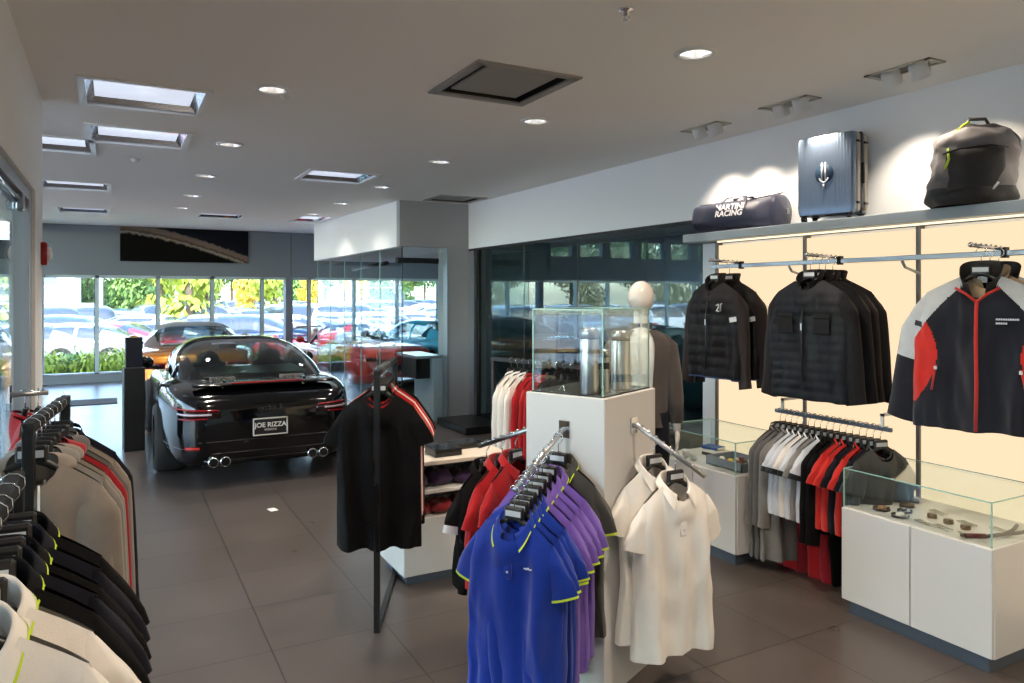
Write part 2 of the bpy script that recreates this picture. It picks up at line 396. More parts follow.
# ------------------------------------------------------------------ ceiling fixtures
LENS = mat('troffer_lens', rgb(225, 232, 240), .12, emit=rgb(225, 235, 255), estr=1.1)
SILVER = mat('silver_reflector', rgb(210, 216, 226), .12, metal=1)
tl = ['square recessed troffer closest to the boutique storefront wall', 'square recessed troffer second along from the boutique storefront wall', 'square recessed troffer half hidden by the storefront wall corner', 'square recessed troffer beyond the storefront wall corner, third from the windows',
      'square recessed troffer closest to the end windows beside the slate pier', 'square recessed troffer by the end windows above the wide dark poster', 'square recessed troffer reflecting green, in mid ceiling above the black car', 'square recessed troffer beside the white bulkhead edge near the windows']
for h, lb in zip(TROFF, tl):
    x0, x1, y0, y1 = h; z = ceilz((y0+y1)/2); t = thing('ceiling_troffer', lb, 'ceiling light', ((x0+x1)/2, (y0+y1)/2, z), 0, 'square recessed ceiling troffers')
    X, Y = (x1-x0)/2, (y1-y0)/2; s = (ceilz(y1)-ceilz(y0))/(y1-y0)
    b = MB(); e = .03
    b.box(-X-e, X+e, -Y-e, -Y+.012, -.014, 0, WHITEMET); b.box(-X-e, X+e, Y-.012, Y+e, -.014, 0.0, WHITEMET)
    b.box(-X-e, -X+.012, -Y, Y, -.014, 0, WHITEMET); b.box(X-.012, X+e, -Y, Y, -.014, 0, WHITEMET); part(b, 'frame', t)
    a, d, i = (X, Y, -.002), (X*.84, Y*.86, .045), 0
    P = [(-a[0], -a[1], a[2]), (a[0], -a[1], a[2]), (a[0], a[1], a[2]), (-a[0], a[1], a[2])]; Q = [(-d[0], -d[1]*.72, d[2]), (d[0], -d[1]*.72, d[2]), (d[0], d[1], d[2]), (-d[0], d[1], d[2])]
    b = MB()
    for k in range(4): b.quad(P[k], Q[k], Q[(k+1) % 4], P[(k+1) % 4], SILVER if k else mat('painted_shadow_gap', rgb(70, 72, 78), .2, metal=.8))  # near side coloured dark to stand for the shadow gap beside the lens
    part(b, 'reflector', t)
    b = MB(); b.quad(Q[0], Q[3], Q[2], Q[1], LENS); part(b, 'lens', t)
for h, lb in zip(VENTS, ['large square air vent in the ceiling above the shirt displays', 'square air vent in the ceiling in front of the grey column']):
    x0, x1, y0, y1 = h; t = thing('air_vent', lb, 'vent', ((x0+x1)/2, (y0+y1)/2, 3.1), 0, 'square ceiling air vents'); X, Y = (x1-x0)/2, (y1-y0)/2
    VM = mat('vent_metal', rgb(165, 158, 152), .4, metal=.3)
    b = MB(); e = .035
    b.box(-X-e, X+e, -Y-e, -Y+.02, -.012, 0, VM); b.box(-X-e, X+e, Y-.02, Y+e, -.012, 0, VM); b.box(-X-e, -X+.02, -Y, Y, -.012, 0, VM); b.box(X-.02, X+e, -Y, Y, -.012, 0, VM)
    part(b, 'frame', t)
    b = MB(); b.box(-X+.0, X, -Y, Y, .1, .11, BLACK)
    for q in ((-X,-X+.01,-Y,Y),(X-.01,X,-Y,Y),(-X,X,-Y,-Y+.01),(-X,X,Y-.01,Y)): b.box(q[0],q[1],q[2],q[3],0,.1,BLACK)
    part(b, 'duct', t)
    b = MB(); b.box(-X+.075, X-.075, -Y+.075, Y-.075, .005, .02, VM, .004); part(b, 'centre_plate', t)
nm = ['first', 'second', 'third', 'fourth', 'fifth', 'sixth', 'seventh']
for k, (x, y) in enumerate(DOWN):
    z = ceilz(y); lb = f'round recessed downlight, {nm[k] if k < 5 else nm[k-5] if k<11 else "hidden"} from the shop in the row ' + ('over the black car' if k < 5 or k>10 else 'over the shirt displays')
    t = thing('downlight', lb if k < 11 else f'round recessed downlight behind the camera side, {["near storefront","near lit wall","by back wall"][k-11]}', 'ceiling light', (x, y, z), 0, 'round recessed downlights')
    b = MB(); b.lathe([(.112, 0), (.112, -.008), (.085, -.010), (.083, 0)], WHITEMET, n=32); part(b, 'ring', t)
    b = MB(); b.lathe([(.083, -.003), (.075, .05), (.05, .10), (.0, .105)], mat('downlight_reflector', rgb(225, 228, 235), .15, metal=.9, emit=(1, .9, .8, 1), estr=.7), n=32); part(b, 'reflector', t)  # bulb light on the reflector is put in as a glow of its own
    b = MB(); b.ell((0, 0, .07), .03, .03, .03, emis('warm_bulb', (1, .86, .68, 1), 9)); part(b, 'bulb', t)
    light('downlight_lamp', 'SPOT', (x, y, z-.02), 175 if y < 6 else (230 if x < 2 else 60), WARM if y<6 else (1,.92,.82), target=(x, y, 0), spot_size=radians(120), spot_blend=.8, shadow_soft_size=.06)
sl = ['twin adjustable wall spotlight above the grey backpack', 'twin adjustable wall spotlight above the silver suitcase', 'twin adjustable wall spotlight above the navy duffel bag', 'twin adjustable wall spotlight behind the backpack end of the shelf']
for h, lb in zip(TRACK, sl):
    x0, x1, y0, y1 = h; cx, cy = (x0+x1)/2, (y0+y1)/2; t = thing('twin_spotlight', lb, 'spotlight', (cx, cy, 3.1), 0, 'twin wall spotlights')
    b = MB(); FR = mat('spot_frame', rgb(185, 180, 165), .4, metal=.4)
    b.box(-.075, .075, -.20, -.17, -.008, 0, FR); b.box(-.075, .075, .17, .20, -.008, 0, FR); b.box(-.075, -.055, -.2, .2, -.008, 0, FR); b.box(.055, .075, -.2, .2, -.008, 0, FR); b.box(-.06, .06, -.18, .18, .09, .1, BLACK)
    part(b, 'frame', t)
    for yy in (-.085, .085):
        b = MB(); d = Vector((.55, 0, -1)).normalized(); p = Vector((-.01, yy, .02))
        b.tube([p, p+d*.03, p+d*.10], [.045, .052, .052], WHITEMET, 20); b.tube([p+d*.098, p+d*.101], [.04, .04], emis('spot_lens', (1, .85, .65, 1), 3), 16)
        part(b, 'spot_head', t)
        light('wall_spot_lamp', 'SPOT', (cx+.04, cy+yy, 2.98), 56, WARM, target=(4.45, cy+yy*2.5, 2.36), spot_size=radians(74), spot_blend=.8, shadow_soft_size=.02)
b = MB(); b.lathe([(.0, 0), (.035, 0), (.035, -.006), (.012, -.012), (.012, -.03), (0, -.03)], CHROME, n=20); b.tube([(-.02, 0, -.03), (0, 0, -.045), (.02, 0, -.03)], .003, CHROME); b.cyl((0, 0, -.05), .016, .004, CHROME)
sp = b.build('sprinkler_head', loc=(2.05, 2.70, 3.1), label='small chrome ceiling sprinkler between the air vent and the downlight', cat='sprinkler')
for (x, y), lb in (((1.0, 4.93), 'small ceiling sensor disc beside the first downlight over the black car'), ((.18, 7.9), 'small round smoke detector behind the second boutique troffer')):
    b = MB(); b.lathe([(0, -.03), (.03, -.028), (.045, 0)], WHITEMET, n=20); b.build('smoke_detector', loc=(x, y, 3.1), label=lb, cat='smoke detector')
# fire alarm on storefront wall
t = thing('fire_alarm', 'red fire alarm with clear strobe on the storefront wall end', 'fire alarm', (-.42, 5.72, 2.07))
b = MB(); b.box(0, .035, -.06, .06, -.075, .075, mat('alarm_red', rgb(150, 22, 28), .35), .006); part(b, 'housing', t)
b = MB(); b.ell((.038, 0, 0), .026, .035, .052, mat('strobe_lens', rgb(232, 228, 225), .15)); part(b, 'strobe_lens', t, label='clear white strobe lens')
# wide poster
def poster_mat():
    m = mat('poster_print', rgb(20, 24, 30), .6, spec=.1); nt = m.node_tree; b = nt.nodes['Principled BSDF']
    tc = nt.nodes.new('ShaderNodeTexCoord'); sx = nt.nodes.new('ShaderNodeSeparateXYZ'); nt.links.new(tc.outputs['Object'], sx.inputs[0])
    def M(op, a, c=None):
        n = nt.nodes.new('ShaderNodeMath'); n.operation = op
        for i, q in enumerate((a, c)):
            if q is None: continue
            if isinstance(q, (int, float)): n.inputs[i].default_value = q
            else: nt.links.new(q, n.inputs[i])
        return n.outputs[0]
    x = sx.outputs[0]; z = sx.outputs[2]
    # arc: z = .34 - .22*(x+1.25) - curve
    u = M('ADD', x, 1.25); cur = M('ADD', M('MULTIPLY', M('POWER', u, 1.5), -.165), .26); d = M('SUBTRACT', z, cur)
    ns = nt.nodes.new('ShaderNodeTexNoise'); ns.inputs['Scale'].default_value = 14; nt.links.new(tc.outputs['Object'], ns.inputs[0])
    wd = M('MULTIPLY', u, .07); wd = M('ADD', wd, .05)
    r = nt.nodes.new('ShaderNodeValToRGB'); el = r.color_ramp.elements
    el[0].position = 0; el[0].color = rgb(6, 6, 6); el[1].position = 1; el[1].color = rgb(14, 18, 26)
    for p, cc in ((.40, rgb(7, 7, 6)), (.47, rgb(150, 142, 128)), (.52, rgb(70, 62, 56)), (.60, rgb(120, 104, 90)), (.70, rgb(110, 98, 90)), (.74, rgb(18, 22, 30))):
        e = el.new(p); e.color = cc
    dd = M('ADD', M('MULTIPLY', d, 1.4), .47); dd = M('ADD', dd, M('MULTIPLY', M('SUBTRACT', ns.outputs[0], .5), .12))
    nt.links.new(dd, r.inputs[0]); nt.links.new(r.outputs[0], b.inputs['Base Color'])
    return m
b = MB(); b.box(-1.27, 1.27, -.02, .02, -.36, .36, poster_mat()); b.build('wide_poster', loc=(1.38, 17.37, 2.87), label='wide dark poster with a curved bronze streak above the end windows', cat='poster')

# ------------------------------------------------------------------ garments on hangers
HANG = mat('hanger_black', rgb(24, 23, 24), .4)
TAGM = mat('pale_print', rgb(205, 208, 212), .5)
def hanger_meshes():
    b = MB()
    for s in (-1, 1):
        pts = [(0, 0, -.050), (s*.04, 0, -.066), (s*.08, .003, -.092), (s*.12, .006, -.116), (s*.145, .008, -.134)]
        b.tube(pts, [.014, .012, .011, .010, .008], HANG, 8, ry=[.010, .010, .012, .014, .012], up=(0, 0, 1))
    b.box(-.045, .045, -.012, .012, -.062, -.008, HANG, .006)
    bar = b.mesh('hanger_bar')
    b = MB(); b.box(-.036, .036, -.0135, -.0125, -.045, -.022, TAGM); tagm = b.mesh('hanger_size_mark')
    b = MB(); pts = [(0, 0, -.01), (0, 0, .028), (.012, 0, .038), (.023, 0, .052), (.022, 0, .068), (.010, 0, .078), (-.006, 0, .080), (-.019, 0, .072), (-.023, 0, .060)]
    b.tube(pts, .0022, CHROME, 6); hook = b.mesh('hanger_hook')
    return bar, tagm, hook
HB, HT, HH = hanger_meshes()
def hanger(loc, rz, label, group):
    t = thing('coat_hanger', label, 'hanger', loc, rz, group)
    link('shoulder_bar', HB, t); link('size_mark', HT, t); link('hook', HH, t)
    return t

def fold(x, z, y, seed, amp):
    k = min(1, max(0, (-z-.08)/.35))
    return amp*k*(noise.noise(Vector((x*10+seed*3.1, z*1.4, seed)))*1.7+.9*sin(x*44+seed*2+z*2.5)*(.4+noise.noise(Vector((x*3, z*2, seed+5))))+.6*noise.noise(Vector((x*26, z*7+seed, 2))))
def torso(b, mfn, L=.72, hw=.225, chest=.218, sh=.185, T=.045, drop=.085, arm=.25, nd=.085, seed=0, amp=.034, quilt=None, open_front=False, waist=0, n=72, rows=34, posfn=None):
    def fn(u, v):
        a = 2*pi*u; ca = cos(a); sa = sin(a)
        v2 = v
        if v < .68:
            q = v/.68; z = -L+(L-arm)*q; w = hw+(chest-hw)*q-waist*sin(pi*q); t = T
            mixk = 0
        else:
            q = (v-.68)/.32; mixk = q; w = chest+(sh-chest)*min(1, q*1.25)**.8; t = T*(1-q**2.4)+.010*q; z = 0
        x = w*(abs(ca)**.75)*(1 if ca > 0 else -1)
        if v >= .68:
            top = -.052-drop*min(1, max(0, (abs(x)-.055))/(sh-.055))**1.15
            front = sa < 0; neck = max(0, 1-(x/.078)**2)
            if front: top -= nd*neck**.6
            else: top += .012*neck
            z = -arm*(1-q)+top*q
            t = t+q*.045*neck**.5
        y = t*(abs(sa)**.6)*(1 if sa > 0 else -1)
        if quilt and z < -.06: y *= 1+quilt[1]*abs(sin(pi*z/quilt[0])); 
        y += fold(x, z, y, seed, amp)+ (0.0)
        z -= .010*noise.noise(Vector((x*6, seed, 1)))*(1-v)
        return (x, y, z)
    def mf(u, v):
        if open_front and abs(u-.75) < open_front*(1.2-v): return None
        if posfn: return posfn(*fn(u, v))
        return mfn(u, v)
    b.grid(fn, n, rows, None, closeu=True, mfn=mf)
def sleeve(b, s, m, long=False, sh=.185, drop=.085, seed=0, length=None, ang=None, w0=.086, w1=None, T=.032, quilt=None, m2=None, split=.5, fwd=0):
    L = length or (.60 if long else .21); A = radians(ang if ang is not None else (8 if long else 17)); w1 = w1 or (.052 if long else .082)
    N = 26 if long else 24; n = 20
    def fn(u, v):
        a = 2*pi*u
        cx = s*(sh-.034); cz = -.052-drop-.016
        d = v*L; an = A*(1-.45*v) if long else A
        px = cx+s*sin(A)*d*(1-.22*v if long else 1); pz = cz-cos(A)*d+.01
        w = w0+(w1-w0)*min(1, v*1.2); ww = w
        ww = w*(.48+.52*min(1, v*L/.10)**.7)
        dx = cos(A)*cos(a)*ww; dz = sin(A)*cos(a)*ww*s*s
        t = T*(1-.2*v)*min(1, .12+v*L/.09)
        if quilt: t *= 1+quilt[1]*abs(sin(pi*d/quilt[0]))
        x = px+s*dx; z = pz+ dz
        y = t*sin(a)+fold(x, -.3-d, 0, seed+7, .012)+fwd*v*v-.0
        top = -.054-drop*min(1, max(0, (abs(x)-.055))/(sh-.055))**1.15-max(0, abs(x)-sh)*1.5
        if z > top: z = top
        return (x, y, z)
    b.grid(fn, n, N, None, closeu=True, mfn=lambda u, v: (m2 if (m2 and v > split) else m))
    return fn
def ring(b, prof, m, fn_v=None, n=28, a0=-pi*.98, a1=pi*.98):
    """collar surface: prof(a, q) -> (radius scale, z), a=0 at the nape, +-pi at the throat"""
    def fn(u, v):
        a = a0+(a1-a0)*u; r, z = prof(a, v)
        return (r*.074*sin(a), r*.052*cos(a)+.004, z)
    b.grid(fn, n, 6, m)
def dipf(a, nd): return -nd*max(0, (1-cos(a))/2)**1.6
GM = {}
def gmesh(key, fn):
    if key not in GM: GM[key] = fn()
    return GM[key]
def polo_parts(c, trim, seed, L, logo=None, tee=False, placket=True, wide=1, stripe=None, longs=False, cuffs=True):
    out = []
    b = MB(); torso(b, lambda u, v: c, L=L, seed=seed, hw=.225*wide, chest=.218*wide); out.append(('body', b.mesh('shirt_body')))
    for s in (-1, 1):
        b = MB(); sleeve(b, s, c, seed=seed+s, long=longs, m2=stripe, split=.84); out.append(('sleeve', b.mesh('shirt_sleeve')))
        if trim and cuffs:
            b = MB(); sleeve(b, s, trim, seed=seed+s, length=.218, w0=.086, w1=.0835)
            k = len(b.v); nn = 20; keep = [i for i, f in enumerate(b.f) if min(f) >= nn*22]
            b.f = [b.f[i] for i in keep]; b.m = [b.m[i] for i in keep]; b.smooth = [b.smooth[i] for i in keep]
            us = sorted({q for f in b.f for q in f}); mp = {a: c_ for c_, a in enumerate(us)}; b.v = [b.v[q] for q in us]; b.f = [tuple(mp[q] for q in f) for f in b.f]
            out.append(('cuff_trim', b.mesh('cuff_trim')))
    if tee:
        b = MB(); ring(b, lambda a, v: (1.0-.10*v, -.052+.010*v+dipf(a, .085)+.012), c); out.append(('neckband', b.mesh('neckband')))
    else:
        def prof(a, v):
            k = abs(a)/pi
            if v < .34: q = v/.34; return (.90+.04*q, -.062+.042*q+dipf(a, .095))
            q = (v-.34)/.66
            pt = max(0, (k-.5)/.5)
            return (.94+.42*q+.42*q*pt, -.020+dipf(a, .095)-.050*q-.012*q*pt)
        def cf(u, v, off=0):
            a = pi*.89*(2*u-1); k = abs(a)/pi; d = dipf(a, .085)
            if v < .34: q = v/.34; return (sin(a)*(.066+.002*q), cos(a)*(.048+.002*q)+.004, -.062+.044*q+d)
            q = (v-.34)/.66; pt = max(0, (k-.60)/.29)**1.2; sx = 1 if a > 0 else -1
            return (sin(a)*(.068+.026*q+off)+sx*.030*pt*q, cos(a)*(.050+.026*q+off)+.004, -.012+d-(.038+.036*pt)*q)
        b = MB(); b.grid(cf, 44, 8, c); out.append(('collar', b.mesh('collar')))
        if trim:
            b = MB(); b.grid(lambda u, v: Vector(cf(u, 1-.075*v, .0016))+Vector((0, -.001, -.0005)), 44, 3, trim); out.append(('collar_tipping', b.mesh('collar_tipping')))
        if placket:
            b = MB(); b.box(-.017, .017, -.060, -.046, -.29, -.150, c, .003); 
            for z in (-.17, -.215, -.26): b.cyl((0, -.062, z), .005, .004, TAGM, 8, axis='y')
            out.append(('placket', b.mesh('placket')))
        b = MB(); b.box(-.018, .018, .030, .034, -.078, -.05, TAGM if not trim else HANG); out.append(('neck_label', b.mesh('neck_label')))
    if logo:
        b = MB()
        if logo == 'script':
            for k in range(7): b.box(.075+k*.0085, .081+k*.0085, -.056, -.052, -.235-.002*(k % 2), -.231+.002*(k % 3), TAGM)
        else: b.ell((.10, -.052, -.225), .008, .006, .020, mat('gold_crest', rgb(150, 120, 50), .4), 10, 6)
        out.append(('chest_logo', b.mesh('chest_logo')))
    return out
PANELW = fab('silver_softshell', 178, 180, 184); PRED = fab('race_red_softshell', 190, 40, 34); PNAVY = fab('ink_softshell', 26, 28, 38)
def jacket_parts(kind, seed=0):
    out = []
    if kind == 'race':
        def mf(u, v):
            return PNAVY
        def pos(x, y, z):
            x = abs(x)
            if x > .055 and z > -.10-.23*(max(0, x-.055)/.20)**1.3: return PANELW
            if -.66 < z < -.20 and x > .262-.095*sin(pi*(-z-.20)/.46): return PRED
            return PNAVY
        b = MB(); torso(b, mf, L=.78, hw=.285, chest=.28, sh=.23, T=.07, seed=seed, nd=.11, arm=.29, amp=.03, n=220, rows=130, posfn=pos); out.append(('body', b.mesh('jacket_body')))
        for s in (-1, 1):
            b = MB(); sf = sleeve(b, s, PANELW, long=True, sh=.23, seed=seed+s, w0=.115, w1=.066, T=.05, ang=17, length=.64, m2=PNAVY, split=.50); out.append(('sleeve', b.mesh('jacket_sleeve')))
            b = MB(); b.grid(lambda u, v: Vector(sf(.70+.10*u, .22+.04*v))+Vector((0, -.010, 0)), 6, 4, HANG); out.append(('sleeve_patch', b.mesh('sleeve_patch')))
        b = MB()
        b.tube([(0.0, -.078, -.17), (.0, -.092, -.22), (.0, -.100, -.35), (.004, -.106, -.55), (0, -.104, -.77)], .008, PRED, 6); out.append(('zip', b.mesh('zip')))
        b = MB()
        for s in (-1, 1): b.tube([(s*.002, -.082, -.18), (s*.04, -.082, -.145), (s*.09, -.07, -.115)], .006, PRED, 6)
        out.append(('collar_piping', b.mesh('piping')))
        b = MB()
        def prof(a, v):
            k = abs(a)/pi; pt = max(0, (k-.6)/.4)
            return (.95+.25*v+.55*pt*v, -.07+.085*v+dipf(a, .10)-.02*pt*v)
        ring(b, prof, mat('collar_lining', rgb(38, 38, 40), .6), a0=-pi*.9, a1=pi*.9); out.append(('collar', b.mesh('collar')))
        b = MB()
        for r_, wdt in ((0, .095), (1, .05)):
            for k in range(int(wdt/.009)): b.box(.075+k*.009, .0815+k*.009, -.084, -.078, -.262-r_*.018, -.254-r_*.018, TAGM)
        out.append(('chest_lettering', b.mesh('chest_lettering')))
        b = MB(); b.box(-.02, .02, .02, .03, -.09, -.06, TAGM); out.append(('neck_label', b.mesh('neck_label')))
        for s in (-1, 1):
            b = MB(); b.tube([(s*.17, -.075, -.48), (s*.19, -.07, -.60)], .005, PRED, 6); b.box(s*.17-.006, s*.17+.006, -.088, -.076, -.50, -.485, TAGM); out.append(('pocket_zip', b.mesh('pocket_zip')))
        return out
    c, q, c2 = {'puffer': (QN, (.072, .10), KN), 'quilt': (QB, (.055, .07), KB), 'plain': (KB, None, KB), 'beige': (BG, None, BG), 'dark': (KN, None, KN)}[kind]
    b = MB(); torso(b, lambda u, v: c, L=.77 if kind != 'puffer' else .71, hw=.265, chest=.262, sh=.222, T=.062, seed=seed, nd=.075, arm=.28, amp=.022, quilt=q, rows=80 if q else 34, n=80)
    out.append(('body', b.mesh('jacket_body')))
    for s in (-1, 1):
        b = MB(); sf = sleeve(b, s, c2, long=True, sh=.222, seed=seed+s, w0=.10, w1=.058, T=.042, ang=11, length=.64, quilt=None); out.append(('sleeve', b.mesh('jacket_sleeve')))
        b = MB(); x = s*.222; 
        if kind == 'puffer': b.grid(lambda u, v: Vector(sf(.70+.10*u, .25+.05*v))+Vector((0, -.014, 0)), 6, 4, TAGM); out.append(('sleeve_patch', b.mesh('sleeve_patch')))
    b = MB()
    def prof(a, v):
        k = abs(a)/pi; pt = max(0, (k-.6)/.4)
        return (.92+.22*v+(.45*pt*v if kind != 'puffer' else .12*pt*v), -.065+.065*v+dipf(a, .075)-.01*pt*v)
    ring(b, prof, c2, a0=-pi*.92, a1=pi*.92); out.append(('collar', b.mesh('collar')))
    b = MB(); b.tube([(0, -.066, -.14), (0, -.088, -.3), (.003, -.090, -.5), (0, -.088, -.66)], .007, HANG, 6); b.box(-.004, .004, -.098, -.086, -.36, -.32, STEEL); out.append(('zip', b.mesh('zip')))
    if kind == 'puffer':
        b = MB(); b.tube([(.095, -.086, -.225), (.115, -.086, -.215), (.118, -.086, -.235), (.098, -.086, -.262), (.122, -.086, -.262)], .005, TAGM, 6); b.tube([(.136, -.086, -.262), (.138, -.086, -.214), (.150, -.086, -.212)], .005, TAGM, 6)
        out.append(('chest_number', b.mesh('chest_number')))
        b = MB(); torso(b, lambda u, v: None if v > .06 else mat('rib_blue', rgb(60, 80, 120), .8), L=.722, hw=.262, chest=.262, sh=.222, T=.06, seed=seed, nd=.075, arm=.28, amp=.022); out.append(('hem_rib', b.mesh('hem_rib')))
    if kind == 'quilt':
        for s in (-1, 1):
            b = MB(); b.box(s*.12-.055, s*.12+.055, -.084, -.074, -.29, -.265, KB, .004); b.box(s*.12-.05, s*.12+.05, -.080, -.072, -.38, -.29, KB, .004); out.append(('chest_pocket', b.mesh('chest_pocket')))
    return out
QN = mat('navy_nylon', rgb(14, 14, 20), .62, spec=.3, bump=.1, bscale=30); KN = fab('dark_brown_knit', 42, 36, 36, sheen=.05); QB = mat('blue_black_nylon', rgb(14, 18, 26), .6, spec=.3, bump=.1, bscale=30)
KB = fab('charcoal_knit', 26, 26, 29, sheen=.05); BG = fab('beige_softshell', 170, 148, 122)
def hoodie_parts(c, seed, L=.68, hood=True):
    out = []
    b = MB(); torso(b, lambda u, v: c, L=L, hw=.228, chest=.225, seed=seed, amp=.03); out.append(('body', b.mesh('hoodie_body')))
    for s in (-1, 1):
        b = MB(); sleeve(b, s, c, long=True, seed=seed+s, length=.60); out.append(('sleeve', b.mesh('hoodie_sleeve')))
    if hood:
        b = MB()
        def fn(u, v):
            a = -pi*.9+pi*1.8*u; r = .9+.9*sin(pi*v)*(.6+.4*cos(a)); z = -.03-.02*v+dipf(a, .12)-.13*v*(.5+.5*cos(a))+.03*sin(pi*v)
            p = Vector((r*.078*sin(a), r*.055*cos(a)+.02*v, z)); q = noise.noise(p*16+Vector((seed, 0, 0)))*.012
            return p+Vector((0, q, q))
        b.grid(fn, 36, 12, c); out.append(('hood', b.mesh('hood')))
        b = MB(); b.tube([(.03, -.055, -.12), (.035, -.075, -.22), (.03, -.07, -.30)], .004, TAGM, 6); b.tube([(-.03, -.055, -.12), (-.035, -.075, -.2), (-.03, -.07, -.27)], .004, TAGM, 6); out.append(('drawstring', b.mesh('drawstring')))
    else:
        b = MB(); ring(b, lambda a, v: (1.0-.08*v, -.05+.016*v+dipf(a, .06)+.012), c); out.append(('neckband', b.mesh('neckband')))
    return out
def trouser_parts(c, seed, L=.55, trim=None):
    out = []
    for s in (-1, 1):
        b = MB()
        def fn(u, v, s=s):
            a = 2*pi*u; z = -.075-v*L; w = .078-.022*v; cx = s*(.06-.0*v)
            x = cx+w*cos(a); y = .035*sin(a)+fold(x, z, 0, seed, .03)
            return (x, y, z)
        b.grid(fn, 24, 18, c, closeu=True); out.append(('leg', b.mesh('trouser_leg')))
    b = MB(); b.box(-.14, .14, -.03, .03, -.12, -.05, trim or c, .02); out.append(('waistband', b.mesh('waistband')))
    return out
def clothing(name, key, fn, loc, front, label, cat, group, hgroup=None, hlabel=None, tilt=0, yaw=0, sc=1):
    """front = (x, y) world direction the chest faces; loc = where the hook touches the rail (top of rail)"""
    rz = atan2(front[0], -front[1])+yaw
    loc = (loc[0], loc[1], loc[2]-.072)
    parts = gmesh(key, fn)
    t = thing(name, label, cat, loc, rz, group)
    if sc != 1: t.scale = (sc, 1, sc)
    for nme, me in parts: link(nme, me, t)
    hanger(loc, rz, hlabel or ('black hanger holding the ' + label.split(' with ')[0].split(', ')[0] if 0 else hang_label(label)), hgroup or 'black garment hangers')
    return t
def hang_label(lb):
    w = ('black hanger inside ' + lb).split()
    return ' '.join(w[:16])

# fabrics
BLUE = fab('royal_blue_pique', 10, 46, 140); PURPLE = fab('violet_pique', 106, 78, 160); DKGREY = fab('graphite_pique', 62, 62, 60); LIME = fab('lime_trim', 190, 215, 50)
OFFW = fab('ivory_pique', 236, 229, 220, var=.03); BLK = fab('black_cotton', 8, 8, 10, sheen=.0); RED = fab('red_cotton', 168, 20, 26); WHT = fab('white_cotton', 228, 222, 214, var=.04)
GREYM = fab('grey_marl', 128, 124, 120); GREYD = fab('dark_grey_marl', 96, 94, 92); TAUPE = fab('taupe_marl', 138, 126, 115); WINE = fab('wine_red', 150, 24, 34); NAVY = fab('dark_navy_cotton', 17, 19, 30, sheen=.05)
ORED = fab('bright_red_cotton', 190, 36, 28); PALEGREY = fab('pale_blue_grey_cotton', 205, 208, 214, var=.04)

# ------------------------------------------------------------------ pedestal with glass cover
A1 = Vector((-.4165, .9095, 0)); A2 = Vector((.9095, .4165, 0)); PC = Vector((1.905, 2.662, 0)); PW, PD = .43, .50; PH = 1.344
PRZ = atan2(.4165, .9095)   # local x along A2, local y along A1
t = thing('display_pedestal', 'tall white square pedestal carrying flasks beneath a glass cover', 'display pedestal', PC, PRZ)
b = MB(); b.box(0, PD, 0, PW, .0, PH-.004, LAMINATE, .004); part(b, 'body', t)
b = MB(); b.box(.02, PD-.02, .02, PW-.02, PH-.004, PH+.002, mat('black_inset', rgb(30, 26, 24), .3)); part(b, 'inset_top', t)
b = MB(); e = .025
x0, x1, y0, y1, zt = e, PD-e, e, PW-e, PH+.39
for q in ((x0, x1, y0, y0+.006), (x0, x1, y1-.006, y1), (x0, x0+.006, y0, y1), (x1-.006, x1, y0, y1)): b.box(*q, PH+.003, zt, CASEGLASS)
b.box(x0, x1, y0, y1, zt-.006, zt, CASEGLASS)
cv = b.build('glass_cover', loc=PC, rotz=PRZ, label='clear glass box cover over the steel flasks on the pedestal', cat='glass cover')
b = MB()
for x in (x0, x1):
    for y in (y0, y1): b.box(x-.003, x+.003, y-.003, y+.003, PH+.003, zt, GEDGE)
for y in (y0, y1): b.box(x0, x1, y-.003, y+.003, zt-.004, zt+.002, GEDGE)
for x in (x0, x1): b.box(x-.003, x+.003, y0, y1, zt-.004, zt+.002, GEDGE)
b.build('polished_edge', parent=cv)
def pl(u, v, z=PH+.002): return PC+A2*u+A1*v+Vector((0, 0, z))
def flask(loc, r, h, label):
    t = thing('steel_flask', label, 'flask', loc, PRZ, 'steel flasks on the pedestal')
    b = MB(); b.lathe([(0, 0), (r*.97, 0), (r, .006), (r, h*.82), (r*.985, h*.83)], STEEL, n=32); part(b, 'bottle', t)
    b = MB(); b.lathe([(r*.9, h*.83), (r*.9, h*.838), (r, h*.842), (r*.99, h*.93), (r*.92, h*.975), (r*.72, h*.995), (0, h)], STEEL, n=32); b.lathe([(r*.985, h*.826), (r*1.005, h*.829), (r*1.005, h*.837), (r*.98, h*.841)], BLACKPL, n=32); part(b, 'cup_lid', t)
    if h < .25: b = MB(); b.lathe([(r*1.01, h*.55), (r*1.01, h*.70)], BLACKPL, n=32); part(b, 'grip_band', t)
flask(pl(.075, .125), .043, .305, 'tall steel flask standing at the front corner under the glass cover')
flask(pl(.165, .105), .031, .20, 'short steel flask between the two tall flasks under glass')
flask(pl(.30, .085), .046, .285, 'tall wide steel flask beside the mannequin end of the cover')
t = thing('wire_stand', 'small bent silver wire stand on the pedestal top', 'wire stand', pl(.12, .30), PRZ+.5)
b = MB()
for s in (-1, 1): b.tube([(-.05, s*.015, .003), (0, 0, .022), (.05, -s*.015, .003)], .003, CHROME, 6)
part(b, 'legs', t)

